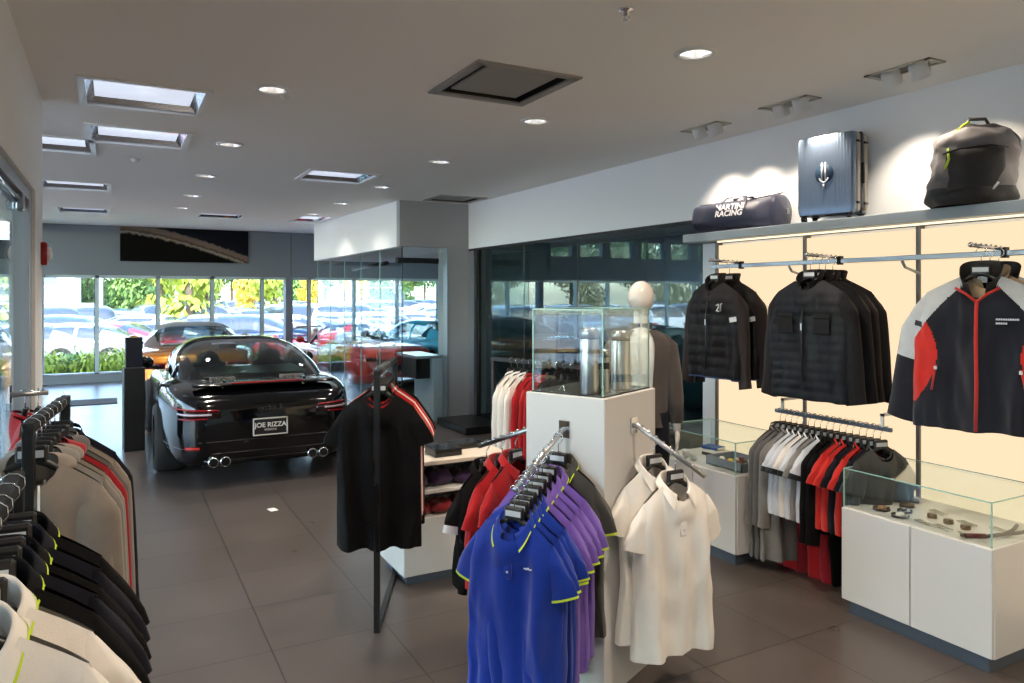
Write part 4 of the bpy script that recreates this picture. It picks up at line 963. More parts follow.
# ------------------------------------------------------------------ luggage on the shelf
ST = 2.299
SHELLM = mat('ribbed_blue_aluminium', rgb(118, 134, 155), .32, metal=.75); CHAMP = mat('champagne_trim', rgb(190, 180, 165), .3, metal=.8)
def suitcase(loc, rz):
    t = thing('cabin_suitcase', 'upright ribbed silver-blue suitcase with round emblem on the long shelf', 'suitcase', loc, rz)
    W, D, H, z0 = .40, .215, .53, .045
    b = MB()
    # front and back shells with grooves: profile around (rounded rect) with vertical ribs
    def fn(u, v):
        a = 2*pi*u; ca, sa = cos(a), sin(a); p = .16
        x = W/2*abs(ca)**p*(1 if ca > 0 else -1); y = D/2*abs(sa)**p*(1 if sa > 0 else -1)
        k = 1 if .03 < v < .97 else (.975 if .0 < v < 1 else .93)
        return (x*k, y*k, z0+H*v)
    n = 200
    def shell(u, v):
        # perimeter param by arc length on rounded rectangle
        P = 2*(W+D); s = (u % 1)*P; r = .028
        if s < W: x, y, nx, ny = -W/2+s, -D/2, 0, -1
        elif s < W+D: x, y, nx, ny = W/2, -D/2+(s-W), 1, 0
        elif s < 2*W+D: x, y, nx, ny = W/2-(s-W-D), D/2, 0, 1
        else: x, y, nx, ny = -W/2, D/2-(s-2*W-D), -1, 0
        ex, ey = W/2-abs(x), D/2-abs(y)
        if ex < r and ey < r:
            cx, cy = (W/2-r)*(1 if x > 0 else -1), (D/2-r)*(1 if y > 0 else -1); d = Vector((x-cx, y-cy))
            d = d.normalized()*r; x, y = cx+d.x, cy+d.y
        rib = .0022*abs(sin(pi*s/.021)) if abs(ny) else 0.0015*abs(sin(pi*s/.021))
        k = 1 if .04 < v < .96 else (.985 if .001 < v < .999 else .95)
        return (x*k-nx*rib, y*k-ny*rib, z0+H*v)
    b.grid(shell, 260, 26, SHELLM, closeu=True)
    for v in (0, 1):
        b.add([shell(i/260, v) for i in range(260)], [tuple(range(260)) if v else tuple(range(260))[::-1]], SHELLM)
    part(b, 'shell', t)
    b = MB(); b.box(-W/2-.004, W/2+.004, -.012, .012, z0-.004, z0+H+.004, BLACKPL, .003); part(b, 'zip_seam', t)
    for x in (-1, 1):
        for yy in (-.05, .05):
            b = MB(); b.box(x*(W/2-.0)-.008, x*(W/2)+.008, yy-.018, yy+.018, z0+.01, z0+H-.01, CHAMP, .004)
            for zz in (.12, .88): b.box(x*W/2-.012, x*W/2+.012, yy-.022, yy+.022, z0+H*zz-.008, z0+H*zz+.008, BLACKPL, .003)
            part(b, 'side_trim', t)
    for x in (-1, 1):
        for y in (-1, 1):
            b = MB(); b.box(x*W*.40-.025, x*W*.40+.025, y*D*.36-.02, y*D*.36+.02, z0-.008, z0+.022, BLACKPL, .005); wm = b.mesh('wheel_housing')
            h = link('wheel_housing', wm, t)
            b = MB(); b.cyl((x*W*.40-.012, y*D*.36, .022), .022, .024, RUBBER, 20, axis='x'); b.cyl((x*W*.40-.013, y*D*.36, .022), .010, .026, CHROME, 12, axis='x'); link('wheel', b.mesh('wheel'), h)
    b = MB(); b.tube([(-.06, 0, z0+H), (-.055, 0, z0+H+.02), (.055, 0, z0+H+.02), (.06, 0, z0+H)], .007, BLACKPL, 8); part(b, 'top_handle', t)
    b = MB(); b.box(W/2, W/2+.02, -.01, .01, z0+.19, z0+.33, BLACKPL, .005); part(b, 'side_handle', t)
    b = MB(); b.lathe([(0, -D/2-.006), (.062, -D/2-.006), (.064, -D/2+.004)], mat('emblem_blue', rgb(40, 62, 84), .3), c=(0, 0, z0+.27), n=40, axis='y'); 
    e_ = part(b, 'round_emblem', t)
    b = MB()
    # white stylised double-stroke mark
    for s in (-1, 1): b.tube([(s*.012, -D/2-.009, z0+.27+.075), (s*.012, -D/2-.009, z0+.27-.055)], .005, TAGM, 6)
    ringp = [(.034*cos(a), -D/2-.009, z0+.262+.05*sin(a)) for a in [radians(q) for q in range(205, 336, 10)]]; b.tube(ringp, .005, TAGM, 6)
    b.tube([(0, -D/2-.009, z0+.20), (0, -D/2-.009, z0+.165)], .006, TAGM, 6)
    link('emblem_mark', b.mesh('emblem_mark'), e_)
suitcase((4.30, 3.37, ST), radians(-79))
NYL = mat('navy_nylon_bag', rgb(40, 44, 68), .5, bump=.3, bscale=18, sheen=.2)
t = thing('duffel_bag', 'navy duffel bag with white racing lettering on the shelf end', 'duffel bag', (4.31, 4.22, ST), radians(-80))
def duf(u, v):
    a = 2*pi*u; L = .80; x = -L/2+L*v; k = min(1, (min(v, 1-v)/.045)**.5) if 0 < v < 1 else 0
    ry, rz_ = .135, .115+.03*max(0, (v-.72)/.28)
    ca, sa = cos(a), sin(a)
    y = ry*abs(ca)**.8*(1 if ca > 0 else -1)*k; z = rz_*abs(sa)**.75*(1 if sa > 0 else -1)*k
    nz = noise.noise(Vector((x*7, y*9, z*9)))*.016
    return (x, y+nz*(ca), max(.0, .118+z+nz))
b = MB(); b.grid(duf, 48, 40, NYL, closeu=True); part(b, 'bag', t)
b = MB(); b.tube([(-.38, 0, .232), (-.1, 0, .238), (.1, 0, .238), (.37, 0, .262)], .005, BLACKPL, 6); part(b, 'zip', t)
for s in (-1, 1):
    b = MB(); pts = [(-.12, s*.135, .10), (-.12, s*.11, .20), (-.08, s*.05, .262), (0, s*.03, .268), (.08, s*.05, .262), (.12, s*.11, .20), (.12, s*.135, .10)]; b.tube(pts, .016, NYL, 8, ry=.004, up=(1, 0, 0)); part(b, 'handle', t)
for x in (-.40, .405): b = MB(); b.box(x-.01, x+.01, -.02, .02, .10, .14, CHROME, .004); part(b, 'end_loop', t)
text('MARTINI\nRACING', .066, mat('white_print', rgb(238, 238, 240), .5), t, Matrix.Translation((.0, -.142, .155)) @ Matrix.Rotation(radians(72), 4, 'X'), bold=.002, spacing=1.0)
# backpack
PK = mat('charcoal_ripstop', rgb(96, 92, 92), .65, bump=.9, bscale=9, sheen=.2); PKD = mat('black_ripstop', rgb(34, 32, 32), .5, bump=.5, bscale=14); LIMEP = mat('lime_webbing', rgb(185, 215, 40), .6)
t = thing('backpack', 'charcoal backpack with lime zip pulls on the long shelf', 'backpack', (4.26, 2.425, ST), radians(-48))
def bp(u, v):
    a = 2*pi*u; ca, sa = cos(a), sin(a); W, D, H = .215, .155, .46
    k = (1-.06*v-(max(0, v-.72)/.28)**2.2*.62) if v < 1 else 0; k *= min(1, .86+v*2)
    x = W*abs(ca)**.65*(1 if ca > 0 else -1)*k+.02*v; y = D*abs(sa)**.7*(1 if sa > 0 else -1)*k-.02*(1-v)
    nz = noise.noise(Vector((x*7, y*8+3, v*4)))*.03+noise.noise(Vector((x*16, y*16, v*9)))*.012
    return (x+nz*ca, y+nz*sa, H*v*(1)+ (nz*.5 if v > .5 else 0))
b = MB(); b.grid(bp, 56, 40, PK, closeu=True, mfn=lambda u, v: PKD if v < .20 or (u < .12 or u > .93) or v > .93 else PK); part(b, 'body', t)
def pocket(u, v):
    x = -.15+.28*u; z = .06+.25*v; k = sin(pi*u)**.4*sin(pi*v)**.4
    return (x, -.145-.045*k+noise.noise(Vector((x*12, z*12, 1)))*.012, z)
b = MB(); b.grid(pocket, 24, 20, PKD); part(b, 'front_pocket', t)
b = MB(); b.tube([(-.17, -.155, .28), (-.10, -.185, .30), (.05, -.19, .31), (.14, -.16, .30)], .006, HANG, 6); part(b, 'pocket_zip', t)
for p in ([(-.155, -.135, .20), (-.14, -.155, .25), (-.145, -.145, .31)], [(-.09, -.10, .40), (-.06, -.09, .44), (-.02, -.06, .465)]): b = MB(); b.tube(p, .009, LIMEP, 8, ry=.004); part(b, 'zip_pull', t, label='lime green zip pull')
b = MB(); b.tube([(-.03, .0, .46), (-.01, 0, .495), (.07, 0, .49), (.09, 0, .45)], .010, PKD, 8); part(b, 'haul_loop', t)
for s in (-1, 1): b = MB(); b.tube([(s*.09, .12, .42), (s*.11, .19, .33), (s*.12, .18, .15), (s*.13, .13, .05)], .02, PKD, 8, ry=.007); part(b, 'shoulder_strap', t)
b = MB(); b.tube([(.05, -.165, .05), (.09, -.18, .11)], .006, TAGM, 6); part(b, 'reflective_tab', t)

# ------------------------------------------------------------------ mannequin
MQ = mat('mannequin_gloss', rgb(226, 216, 206), .25)
MP = (3.22, 4.07, 0); t = thing('mannequin', 'white abstract mannequin standing behind the pedestal by the office glass', 'mannequin', MP, radians(-38))
b = MB(); b.lathe([(0, .0), (.19, 0), (.19, .008), (.03, .014), (.0, .016)], CHROME, n=32); part(b, 'base_plate', t)
def mq(u, v):
    a = 2*pi*u; zs = [.95, 1.05, 1.2, 1.35, 1.45, 1.52, 1.56, 1.60, 1.66]; ws = [.16, .15, .14, .17, .19, .15, .075, .052, .05]; ds = [.11, .10, .095, .115, .11, .09, .06, .05, .05]
    z = .95+.71*v; w_ = interp(zs, ws, z); d_ = interp(zs, ds, z); return (w_*cos(a), d_*sin(a), z)
b = MB(); b.grid(mq, 36, 36, MQ, closeu=True)
b.tube([(0, 0, 1.64), (0, -.005, 1.70)], [.048, .05], MQ, 20)
# egg head
b.ell((0, -.012, 1.785), .090, .108, .112, MQ, 28, 20)
for s in (-1, 1):
    b.tube([(s*.08, 0, .97), (s*.10, 0, .75), (s*.10, 0, .5), (s*.095, .01, .3), (s*.09, .0, .08)], [.09, .08, .058, .055, .035], MQ, 18)
    b.tube([(s*.09, .02, .05), (s*.09, -.05, .03), (s*.09, -.13, .022)], [.035, .038, .025], MQ, 14)
    # hands with five fingers
    hx, hz = s*.245, .86
    b.ell((hx, -.03, hz-.03), .018, .036, .048, MQ, 12, 8)
    for q in range(4): b.tube([(hx, -.056+.017*q, hz-.065), (hx-s*.004, -.060+.018*q, hz-.105), (hx-s*.014, -.060+.018*q, hz-.135+(.012 if q in (0, 3) else 0))], [.0085, .0075, .005], MQ, 8)
    b.tube([(hx, -.060, hz-.015), (hx-s*.006, -.088, hz-.045), (hx-s*.012, -.092, hz-.075)], [.011, .009, .006], MQ, 8)
    b.tube([(s*.235, -.01, 1.0), (hx, -.022, hz)], [.033, .024], MQ, 12)
part(b, 'body', t)
TA = fab('grey_brown_jacket', 82, 74, 70)
b = MB()
def jk(u, v):
    a = 2*pi*(u*.86+.07)-pi/2; zs = [.90, 1.0, 1.2, 1.35, 1.45, 1.52, 1.57]; ws = [.185, .18, .18, .205, .215, .17, .085]; ds = [.14, .13, .125, .14, .135, .11, .072]
    z = .90+.66*v; w_ = interp(zs, ws, z); d_ = interp(zs, ds, z); q = 1+.05*noise.noise(Vector((cos(a)*3, sin(a)*3, z*4)))
    return (w_*cos(a)*q, d_*sin(a)*q, z)
b.grid(jk, 48, 30, TA); jt = b.build('open_jacket', loc=MP, rotz=radians(-38), label='grey-brown open jacket worn by the mannequin', cat='jacket')
for s in (-1, 1):
    b = MB(); b.tube([(s*.13, 0, 1.50), (s*.185, .005, 1.44), (s*.215, .01, 1.25), (s*.235, .0, 1.08), (s*.24, -.015, .92)], [.05, .066, .062, .055, .042], TA, 18); link('sleeve', b.mesh('jacket_sleeve'), jt)
b = MB(); ring(b, lambda a, v: (1.05+.1*v, 1.545+.06*v), TA); link('collar', b.mesh('jacket_collar'), jt)
b = MB()
def sh_(u, v):
    p = mq(u, .08+.72*v); return (p[0]*1.05, p[1]*1.06, p[2])
b.grid(sh_, 36, 24, WHT, closeu=True); b.build('white_tee', loc=MP, rotz=radians(-38), label='white tee under the open jacket on the mannequin', cat='t-shirt')
b = MB()
for s in (-1, 1):
    b.tube([(s*.082, .0, .99), (s*.105, 0, .75), (s*.105, 0, .5), (s*.10, .01, .3), (s*.095, 0, .10)], [.105, .095, .075, .068, .062], NAVY, 18)
b.build('navy_trousers', loc=MP, rotz=radians(-38), label='dark navy trousers on the mannequin legs', cat='trousers')

# ------------------------------------------------------------------ cars
def carpaint(name, r, g, b, coat=1):
    return mat(name, rgb(r, g, b), .28, metal=.25, coat=coat)
TINT = glass('tinted_glass', (.30, .36, .36), ior=1.5, refl=1.2)
DKTRIM = mat('car_black_trim', rgb(16, 16, 18), .35)
TAILR = mat('tail_light_red', rgb(120, 10, 20), .12, emit=rgb(200, 20, 30), estr=.02)
TAILD = mat('tail_light_dark', rgb(40, 8, 14), .08)
REFR = mat('reflector_red', rgb(150, 18, 18), .2)
RIMM = mat('alloy_rim', rgb(150, 150, 155), .25, metal=1)
DRIM = mat('dark_rim', rgb(50, 50, 54), .3, metal=.8)
def chaikin(P, n=2):
    for _ in range(n):
        Q = [P[0]]
        for a, b in zip(P, P[1:]): Q += [tuple(.75*x+.25*y for x, y in zip(a, b)), tuple(.25*x+.75*y for x, y in zip(a, b))]
        P = Q+[P[-1]]
    return P
SPORT = dict(L=4.5, axles=(1.05, 3.5), R=.35, tw=.30, track=.80,
  s=[0, .05, .16, .4, .75, 1.1, 1.7, 2.4, 3.1, 3.5, 3.9, 4.2, 4.4, 4.5],
  w=[.60, .72, .79, .86, .91, .935, .90, .875, .885, .90, .89, .86, .78, .60],
  zb=[.30, .22, .19, .17, .15, .14, .13, .13, .13, .13, .14, .16, .2, .28],
  zs=[.74, .82, .86, .89, .91, .91, .86, .83, .82, .83, .78, .70, .60, .48],
  zt=[.74, .83, .88, .92, .945, .955, .93, .90, .87, .80, .74, .66, .57, .46])
GH = dict(s=[.62, .95, 1.4, 1.9, 2.3, 2.7, 3.05, 3.4], h=[.90, 1.06, 1.205, 1.285, 1.305, 1.275, 1.15, .90], b=[.56, .64, .69, .70, .69, .68, .66, .62],
          rear=(.74, 1.62), roof=(1.62, 2.62), side=(1.38, 3.02))
SEDAN = dict(L=4.7, axles=(1.0, 3.75), R=.33, tw=.22, track=.78,
  s=[0, .1, .4, 1.0, 1.8, 2.8, 3.75, 4.2, 4.55, 4.7], w=[.72, .84, .90, .91, .91, .91, .90, .88, .80, .62], zb=[.32, .25, .22, .2, .18, .18, .2, .2, .24, .32],
  zs=[.86, .92, .95, .94, .92, .90, .86, .80, .72, .6], zt=[.88, .98, 1.03, 1.03, .98, .95, .93, .88, .80, .66])
SGH = dict(s=[.55, 1.0, 1.5, 2.1, 2.7, 3.2, 3.75], h=[.98, 1.22, 1.40, 1.45, 1.43, 1.25, .92], b=[.66, .70, .72, .72, .71, .70, .66], rear=(.7, 1.35), roof=(1.35, 2.75), side=(1.0, 3.3))
SUV = dict(SEDAN, s=SEDAN['s'], zb=[.38, .32, .28, .27, .26, .26, .27, .28, .32, .4], zs=[.98, 1.06, 1.1, 1.1, 1.08, 1.05, 1.0, .94, .86, .7], zt=[1.02, 1.1, 1.14, 1.14, 1.12, 1.1, 1.08, 1.02, .94, .76], R=.37)
UGH = dict(s=[.08, .35, .8, 1.8, 2.6, 3.1, 3.6], h=[1.08, 1.52, 1.66, 1.70, 1.66, 1.45, 1.05], b=[.74, .75, .75, .75, .74, .72, .69], rear=(.12, .5), roof=(.5, 2.7), side=(.6, 3.2))
def car_body(P, paint, ns=70, arches=True):
    def mk(s):
        I = lambda k: interp(P['s'], P[k], s); w, zb, zs, zt = I('w'), I('zb'), I('zs'), I('zt'); zm = zb+(zs-zb)*.48
        pr = [(0, zb), (w*.75, zb), (w*.95, zb+.05), (w, zm-.05), (w, zm+.06), (w*.985, zs-.08), (w*.93, zs), (w*.72, zt*.97+zs*.03), (w*.3, zt+.004), (0, zt+.006)]
        return chaikin(pr, 2)
    b = MB(); sts = [P['L']*(.5-.5*cos(pi*i/(ns-1)))*.6+P['L']*i/(ns-1)*.4 for i in range(ns)]
    ring_ = []
    for s in sts:
        pr = mk(s); full = [(-x, z) for x, z in pr[::-1]][:-1]+pr
        ring_.append([(x, s, z) for x, z in full[:-1]])
    n = len(ring_[0]); V = [p for r in ring_ for p in r]
    F = [(i*n+k, i*n+(k+1) % n, (i+1)*n+(k+1) % n, (i+1)*n+k) for i in range(ns-1) for k in range(n)]
    F += [tuple(range(n))[::-1], tuple((ns-1)*n+k for k in range(n))]
    b.add(V, F, paint, True)
    me = b.mesh('car_body')
    if arches:
        o = bpy.data.objects.new('tmp', me); COL.objects.link(o); cut = []
        for a in P['axles']:
            cb = MB(); cb.cyl((-1.2, a, P['R']+.0), P['R']+.035, 2.4, DKTRIM, 40, axis='x')
            # keep only outer 0.34 m: two cutters
        for a in P['axles']:
            for sx in (-1, 1):
                cb = MB(); x0 = .56 if sx > 0 else -1.3; cb.cyl((x0, a, P['R']), P['R']+.035, .74, DKTRIM, 40, axis='x'); co_ = bpy.data.objects.new('tmpc', cb.mesh('tmpc')); COL.objects.link(co_); cut.append(co_)
                m = o.modifiers.new('b', 'BOOLEAN'); m.operation = 'DIFFERENCE'; m.object = co_; m.solver = 'EXACT'
        dg = bpy.context.evaluated_depsgraph_get(); dg.update()
        me2 = bpy.data.meshes.new_from_object(o.evaluated_get(dg)); me2.name = 'car_body'
        for c_ in cut: bpy.data.objects.remove(c_)
        bpy.data.objects.remove(o)
        me = me2
    return me
def greenhouse(P, G, paint, glassm, ns=64, nv=61):
    s0, s1 = G['s'][0], G['s'][-1]
    def pt(u, v):
        s = s0+(s1-s0)*u; h = interp(G['s'], G['h'], s); b_ = interp(G['s'], G['b'], s); z0 = interp(P['s'], P['zt'], s)-.05
        wb = min(b_+.10, interp(P['s'], P['w'], s)*.90)
        a = pi*v; ca, sa = cos(a), sin(a); k = abs(sa)**.62
        y = (wb+(b_-wb)*k)*abs(ca)**.50*(1 if ca > 0 else -1)
        return (y, s, z0+max(0, h-z0)*k)
    def cls(u, v):
        s = s0+(s1-s0)*u; y, _, z = pt(u, v); h = interp(G['s'], G['h'], s); z0 = interp(P['s'], P['zt'], s)-.05; k = abs(sin(pi*v))**.62
        b_ = interp(G['s'], G['b'], s); t = abs(y)/b_; top = k > .90
        if G['rear'][0] < s < G['rear'][1] and t < .86 : return 'rear'
        if s > G['roof'][1] and t < .90 and k > .12: return 'wind'
        if G['side'][0] < s < G['side'][1] and t >= .86 and .14+.0 < k < .90 and not (abs(s-(G['side'][0]+.62)) < .035) and not (s > G['roof'][1] and t < .93): return 'side'
        return 'paint'
    out = {}
    for nme in ('paint', 'rear', 'wind', 'side', 'side2'):
        b = MB(); b.grid(lambda v, u: pt(u, v), nv, ns, None, mfn=lambda v, u, nme=nme: (paint if nme == 'paint' else glassm) if (cls(u, v) == nme[:4] or cls(u, v) == nme) and (nme[:4] != 'side' or (v > .5) == (nme == 'side2')) else None)
        used = sorted({i for f in b.f for i in f}); mp = {i: k for k, i in enumerate(used)}; b.v = [b.v[i] for i in used]; b.f = [tuple(mp[i] for i in f) for f in b.f]
        out[nme] = b.mesh({'paint': 'roof', 'rear': 'rear_window', 'wind': 'windscreen', 'side': 'side_window', 'side2': 'side_window'}[nme])
    return out
def wheel_mesh(R, tw, rim, spokes=10):
    b = MB(); b.lathe([(R*.66, -tw/2), (R*.90, -tw/2-.004), (R*.985, -tw/2+.03), (R, -tw*.2), (R, tw*.2), (R*.985, tw/2-.03), (R*.90, tw/2+.004), (R*.66, tw/2)], RUBBER, n=44, axis='x'); ty = b.mesh('tyre')
    b = MB(); b.lathe([(R*.70, -tw/2+.002), (R*.68, -tw/2+.02), (R*.64, 0), (R*.68, tw/2-.02), (R*.70, tw/2-.002)], rim, n=44, axis='x')
    for s in (-1, 1):
        b.lathe([(0, s*(tw/2-.02)), (R*.13, s*(tw/2-.02)), (R*.14, s*(tw/2-.05))], rim, n=20, axis='x')
        for k in range(spokes):
            a = 2*pi*k/spokes; x = s*(tw/2-.035)
            b.tube([(x, R*.10*cos(a), R*.10*sin(a)), (x+s*.006, R*.4*cos(a), R*.4*sin(a)), (x, R*.68*cos(a), R*.68*sin(a))], [.020, .014, .018], rim, 6)
    b.lathe([(0, .0), (R*.5, 0)], DKTRIM, n=24, axis='x')
    return ty, b.mesh('rim')
CARC = {}
def car(name, label, kind, paint, loc, rz, group=None, gh=True, glassm=None, rim=None, lights=True, cat='car', roofm=None, spokes=10, arches=True):
    P, G = {'sport': (SPORT, GH), 'sedan': (SEDAN, SGH), 'suv': (SUV, UGH)}[kind]
    t = thing(name, label, cat, loc, rz, group)
    # origin = body centre on ground
    oy = -P['L']/2
    key = (kind, arches)
    if key not in CARC: CARC[key] = car_body(P, paint, arches=arches, ns=70 if arches else 30)
    me = CARC[key].copy(); me.materials.clear(); me.materials.append(paint); me.materials.append(DKTRIM)
    link('body', me, t, (0, oy, 0))
    glassm = glassm or TINT
    if gh:
        gk = (kind, 'g')
        if gk not in CARC: CARC[gk] = greenhouse(P, G, paint, glassm)
        for nme, m0 in CARC[gk].items():
            m_ = m0.copy(); m_.materials.clear(); m_.materials.append((roofm or paint) if nme == 'paint' else glassm)
            link({'paint': 'roof', 'rear': 'rear_window', 'wind': 'windscreen', 'side': 'side_window', 'side2': 'side_window'}[nme], m_, t, (0, oy, 0))
    wk = ('w', P['R'], P['tw'], (rim or RIMM).name)
    if wk not in CARC: CARC[wk] = wheel_mesh(P['R'], P['tw'], rim or RIMM, spokes)
    for a in P['axles']:
        for s in (-1, 1):
            x = s*(P['track']+ (0 if a > 2 else .005)); wv = link('wheel', CARC[wk][0], t, (x, a+oy, P['R'])); link('rim', CARC[wk][1], wv)
    if lights:
        for s in (-1, 1):
            b = MB(); z = interp(P['s'], P['zs'], .1)
            if kind == 'sport': pass
            else: b.box(s*.70-.14, s*.70+.14, -.02+oy, .14+oy, z-.22, z-.08, TAILR, .02); part(b, 'tail_light', t)
            b = MB(); yf = P['L']+oy; zf = interp(P['s'], P['zs'], P['L']-.4); b.ell((s*.62, yf-.38, zf-.02), .14, .20, .10, mat('headlight', rgb(220, 225, 230), .1)); part(b, 'headlight', t)
    b = MB()
    for s in (-1, 1):
        b = MB(); b.ell((s*(.98 if kind == 'sport' else 1.0), (2.85 if kind == 'sport' else 3.05)+oy, .97 if kind == 'sport' else 1.08), .105, .06, .075, paint if kind != 'blackcar' else DKTRIM, 16, 10)
        b.tube([(s*.82, 2.88+oy, .90), (s*.93, 2.86+oy, .93)], [.03, .022], DKTRIM, 8); part(b, 'wing_mirror', t)
    return t, oy, P
# --- black sports car
BP = mat('black_car_paint', rgb(6, 7, 9), .10, coat=.35, spec=.35)
VIEWG = glass('rear_tint', (.42, .50, .48), ior=1.5, refl=1.3)
bc, oy, P = car('black_sports_car', 'glossy black sports car seen from behind with a framed dealer plate', 'sport', BP, (1.31, 7.28+2.25, 0), 0, glassm=VIEWG, rim=DRIM, lights=False)
RY = oy   # rear end local y
def rearpt(x, z, off=.0):
    """point on the rear surface"""
    return (x, RY+off, z)
def rear_y(x, z):
    # search along s for the surface where half-width covers x at height z
    for i in range(200):
        s = i*.005
        I = lambda k: interp(P['s'], P[k], s); w, zb, zs, zt = I('w'), I('zb'), I('zs'), I('zt')
        zz = (z-zb)/(zs-zb) if zs > zb else 0
        ww = w*(.80+.2*min(1, zz/.25)) if zz < .25 else w*(1-.05*max(0, (zz-.8)/.2))
        if abs(x) <= ww*.985 and zb <= z <= max(zs, zt): return RY+s
    return RY+.9
def patch(b, x0, x1, z0, z1, m, off=.008, th=.02, n=14, top=None, bot=None):
    V = []; F = []
    for i in range(n+1):
        x = x0+(x1-x0)*i/n; q = i/n; zz0 = z0+(bot(q) if bot else 0); zz1 = z1+(top(q) if top else 0)
        y0_, y1_ = rear_y(x, zz0), rear_y(x, zz1)
        V += [(x, y0_-off, zz0), (x, y1_-off, zz1), (x, y0_+th, zz0), (x, y1_+th, zz1)]
    for i in range(n):
        a = i*4; F += [(a, a+4, a+5, a+1), (a+1, a+5, a+7, a+3), (a+2, a+3, a+7, a+6), (a, a+2, a+6, a+4)]
    F += [(0, 1, 3, 2), (n*4, n*4+2, n*4+3, n*4+1)]
    b.add(V, F, m, True)
for s in (-1, 1):
    b = MB(); patch(b, s*.44, s*.90, .66, .735, TAILD, .012, top=lambda q: .02*q, bot=lambda q: -.018*q); tl_ = part(b, 'tail_light', bc)
    b = MB(); patch(b, s*.46, s*.895, .725, .738, TAILR, .02, top=lambda q: .018*q, bot=lambda q: .014*q); patch(b, s*.55, s*.88, .655, .668, TAILR, .02, top=lambda q: -.012*q, bot=lambda q: -.014*q); patch(b, s*.52, s*.80, .69, .705, mat('light_bar', rgb(190, 170, 180), .2), .02)
    link('light_strip', b.mesh('light_strip'), tl_)
    b = MB(); patch(b, s*.62, s*.74, .375, .40, REFR, .012); part(b, 'rear_reflector', bc)
    b = MB(); patch(b, s*.70, s*.90, .24, .38, DKTRIM, .006, bot=lambda q: .0); v_ = part(b, 'bumper_vent', bc)
    b = MB()
    for k in range(3): patch(b, s*.71, s*.895, .26+k*.035, .268+k*.035, mat('vent_fin', rgb(70, 80, 95), .2, metal=.7), .018)
    link('vent_fin', b.mesh('vent_fin'), v_)
    for q in (0, 1):
        b = MB(); x = s*(.40+.105*q); b.lathe([(.038, 0), (.046, 0), (.048, .02), (.046, .12)], CHROME, c=(x, RY-.02, .255), n=24, axis='y'); b.lathe([(0, .03), (.04, .03)], DKTRIM, c=(x, RY-.02, .255), n=24, axis='y'); part(b, 'exhaust_tip', bc)
b = MB(); patch(b, -.58, .58, .19, .27, DKTRIM, .015, .05); part(b, 'diffuser', bc)
b = MB(); patch(b, -.86, .86, .438, .446, DKTRIM, .006); patch(b, -.60, .60, .33, .336, DKTRIM, .006); part(b, 'bumper_crease', bc)
# engine deck and wing
b = MB()
def wing(u, v):
    x = -.66+1.32*u; k = 1-(2*u-1)**4*.5; a = 2*pi*v; return (x, RY+.30-.02*abs(x)**2*4+.16*cos(a)*k+.0, .945-.02*abs(x)**3+.020*sin(a))
b.grid(lambda v, u: wing(u, v), 20, 30, BP, closeu=True)
for s in (-1, 1): b.add([wing(0 if s < 0 else 1, k/20) for k in range(20)], [tuple(range(20))], BP)
wg = part(b, 'rear_wing', bc)
b = MB(); b.box(-.33, .33, RY+.125, RY+.14, .955, .968, REFR, .003); link('brake_light_strip', b.mesh('brake_light_strip'), wg)
for s in (-1, 1): b = MB(); b.box(s*.38-.02, s*.38+.02, RY+.25, RY+.38, .90, .98, BP, .008); link('wing_strut', b.mesh('wing_strut'), wg)
b = MB()
for s in (-1, 1):
    for k in range(9): b.box(s*.34-.13+.027*k, s*.34-.118+.027*k, RY+.50, RY+.66, .93, .975, mat('grille_slat', rgb(120, 110, 105), .3, metal=.5), .003, M=Matrix.Translation((0, 0, .0)))
part(b, 'engine_grille', bc)
# licence plate
t_ = MB(); t_.box(-.155, .155, RY-.030, RY-.012, .475, .63, mat('plate_black', rgb(22, 22, 24), .4), .004); pp = part(t_, 'licence_plate', bc)
b = MB(); PF = mat('plate_frame', rgb(200, 196, 190), .3, metal=.5)
b.box(-.16, .16, RY-.038, RY-.02, .47, .482, PF, .003); b.box(-.16, .16, RY-.038, RY-.02, .624, .636, PF, .003); b.box(-.16, -.148, RY-.038, RY-.02, .47, .636, PF, .003); b.box(.148, .16, RY-.038, RY-.02, .47, .636, PF, .003)
link('plate_frame', b.mesh('plate_frame'), pp)
R90 = Matrix.Rotation(pi/2, 4, 'X')
text('JOE RIZZA', .062, mat('plate_white', rgb(225, 222, 215), .5), pp, Matrix.Translation((0, RY-.032, .568)) @ R90, bold=.0012, name='plate_lettering')
text('PORSCHE', .026, mat('plate_white', (1, 1, 1, 1)), pp, Matrix.Translation((0, RY-.032, .523)) @ R90, name='plate_lettering')
text('turbo S', .060, mat('dark_chrome', rgb(105, 108, 112), .2, metal=1), bc, Matrix.Translation((0, rear_y(0, .74)-.008, .735)) @ R90, name='badge_lettering', spacing=1.25)
for s in (-1, 1):
    b = MB()
    def seat(u, v, s=s):
        a = 2*pi*u; z = .80+.36*v; k = (1-v**4)**.5*(1 if v < .62 else .72); return (s*.34+.20*cos(a)*k, 2.05+oy+.06*sin(a)-.10*v, z)
    b.grid(seat, 24, 20, DKTRIM, closeu=True); part(b, 'seat', bc)
b = MB(); b.box(-.60, .60, .95+oy, 1.9+oy, .93, .97, DKTRIM, .01); part(b, 'parcel_shelf', bc)
b = MB(); b.tube([(0, 3.02+oy, 1.20), (0, 3.0+oy, 1.15)], .012, DKTRIM, 8); b.box(-.11, .11, 2.96+oy, 2.99+oy, 1.10, 1.165, DKTRIM, .01); part(b, 'interior_mirror', bc)
b = MB(); b.ell((-.08, 1.08+oy, .955), .04, .015, .03, TAGM, 10, 6); part(b, 'deck_sticker', bc)
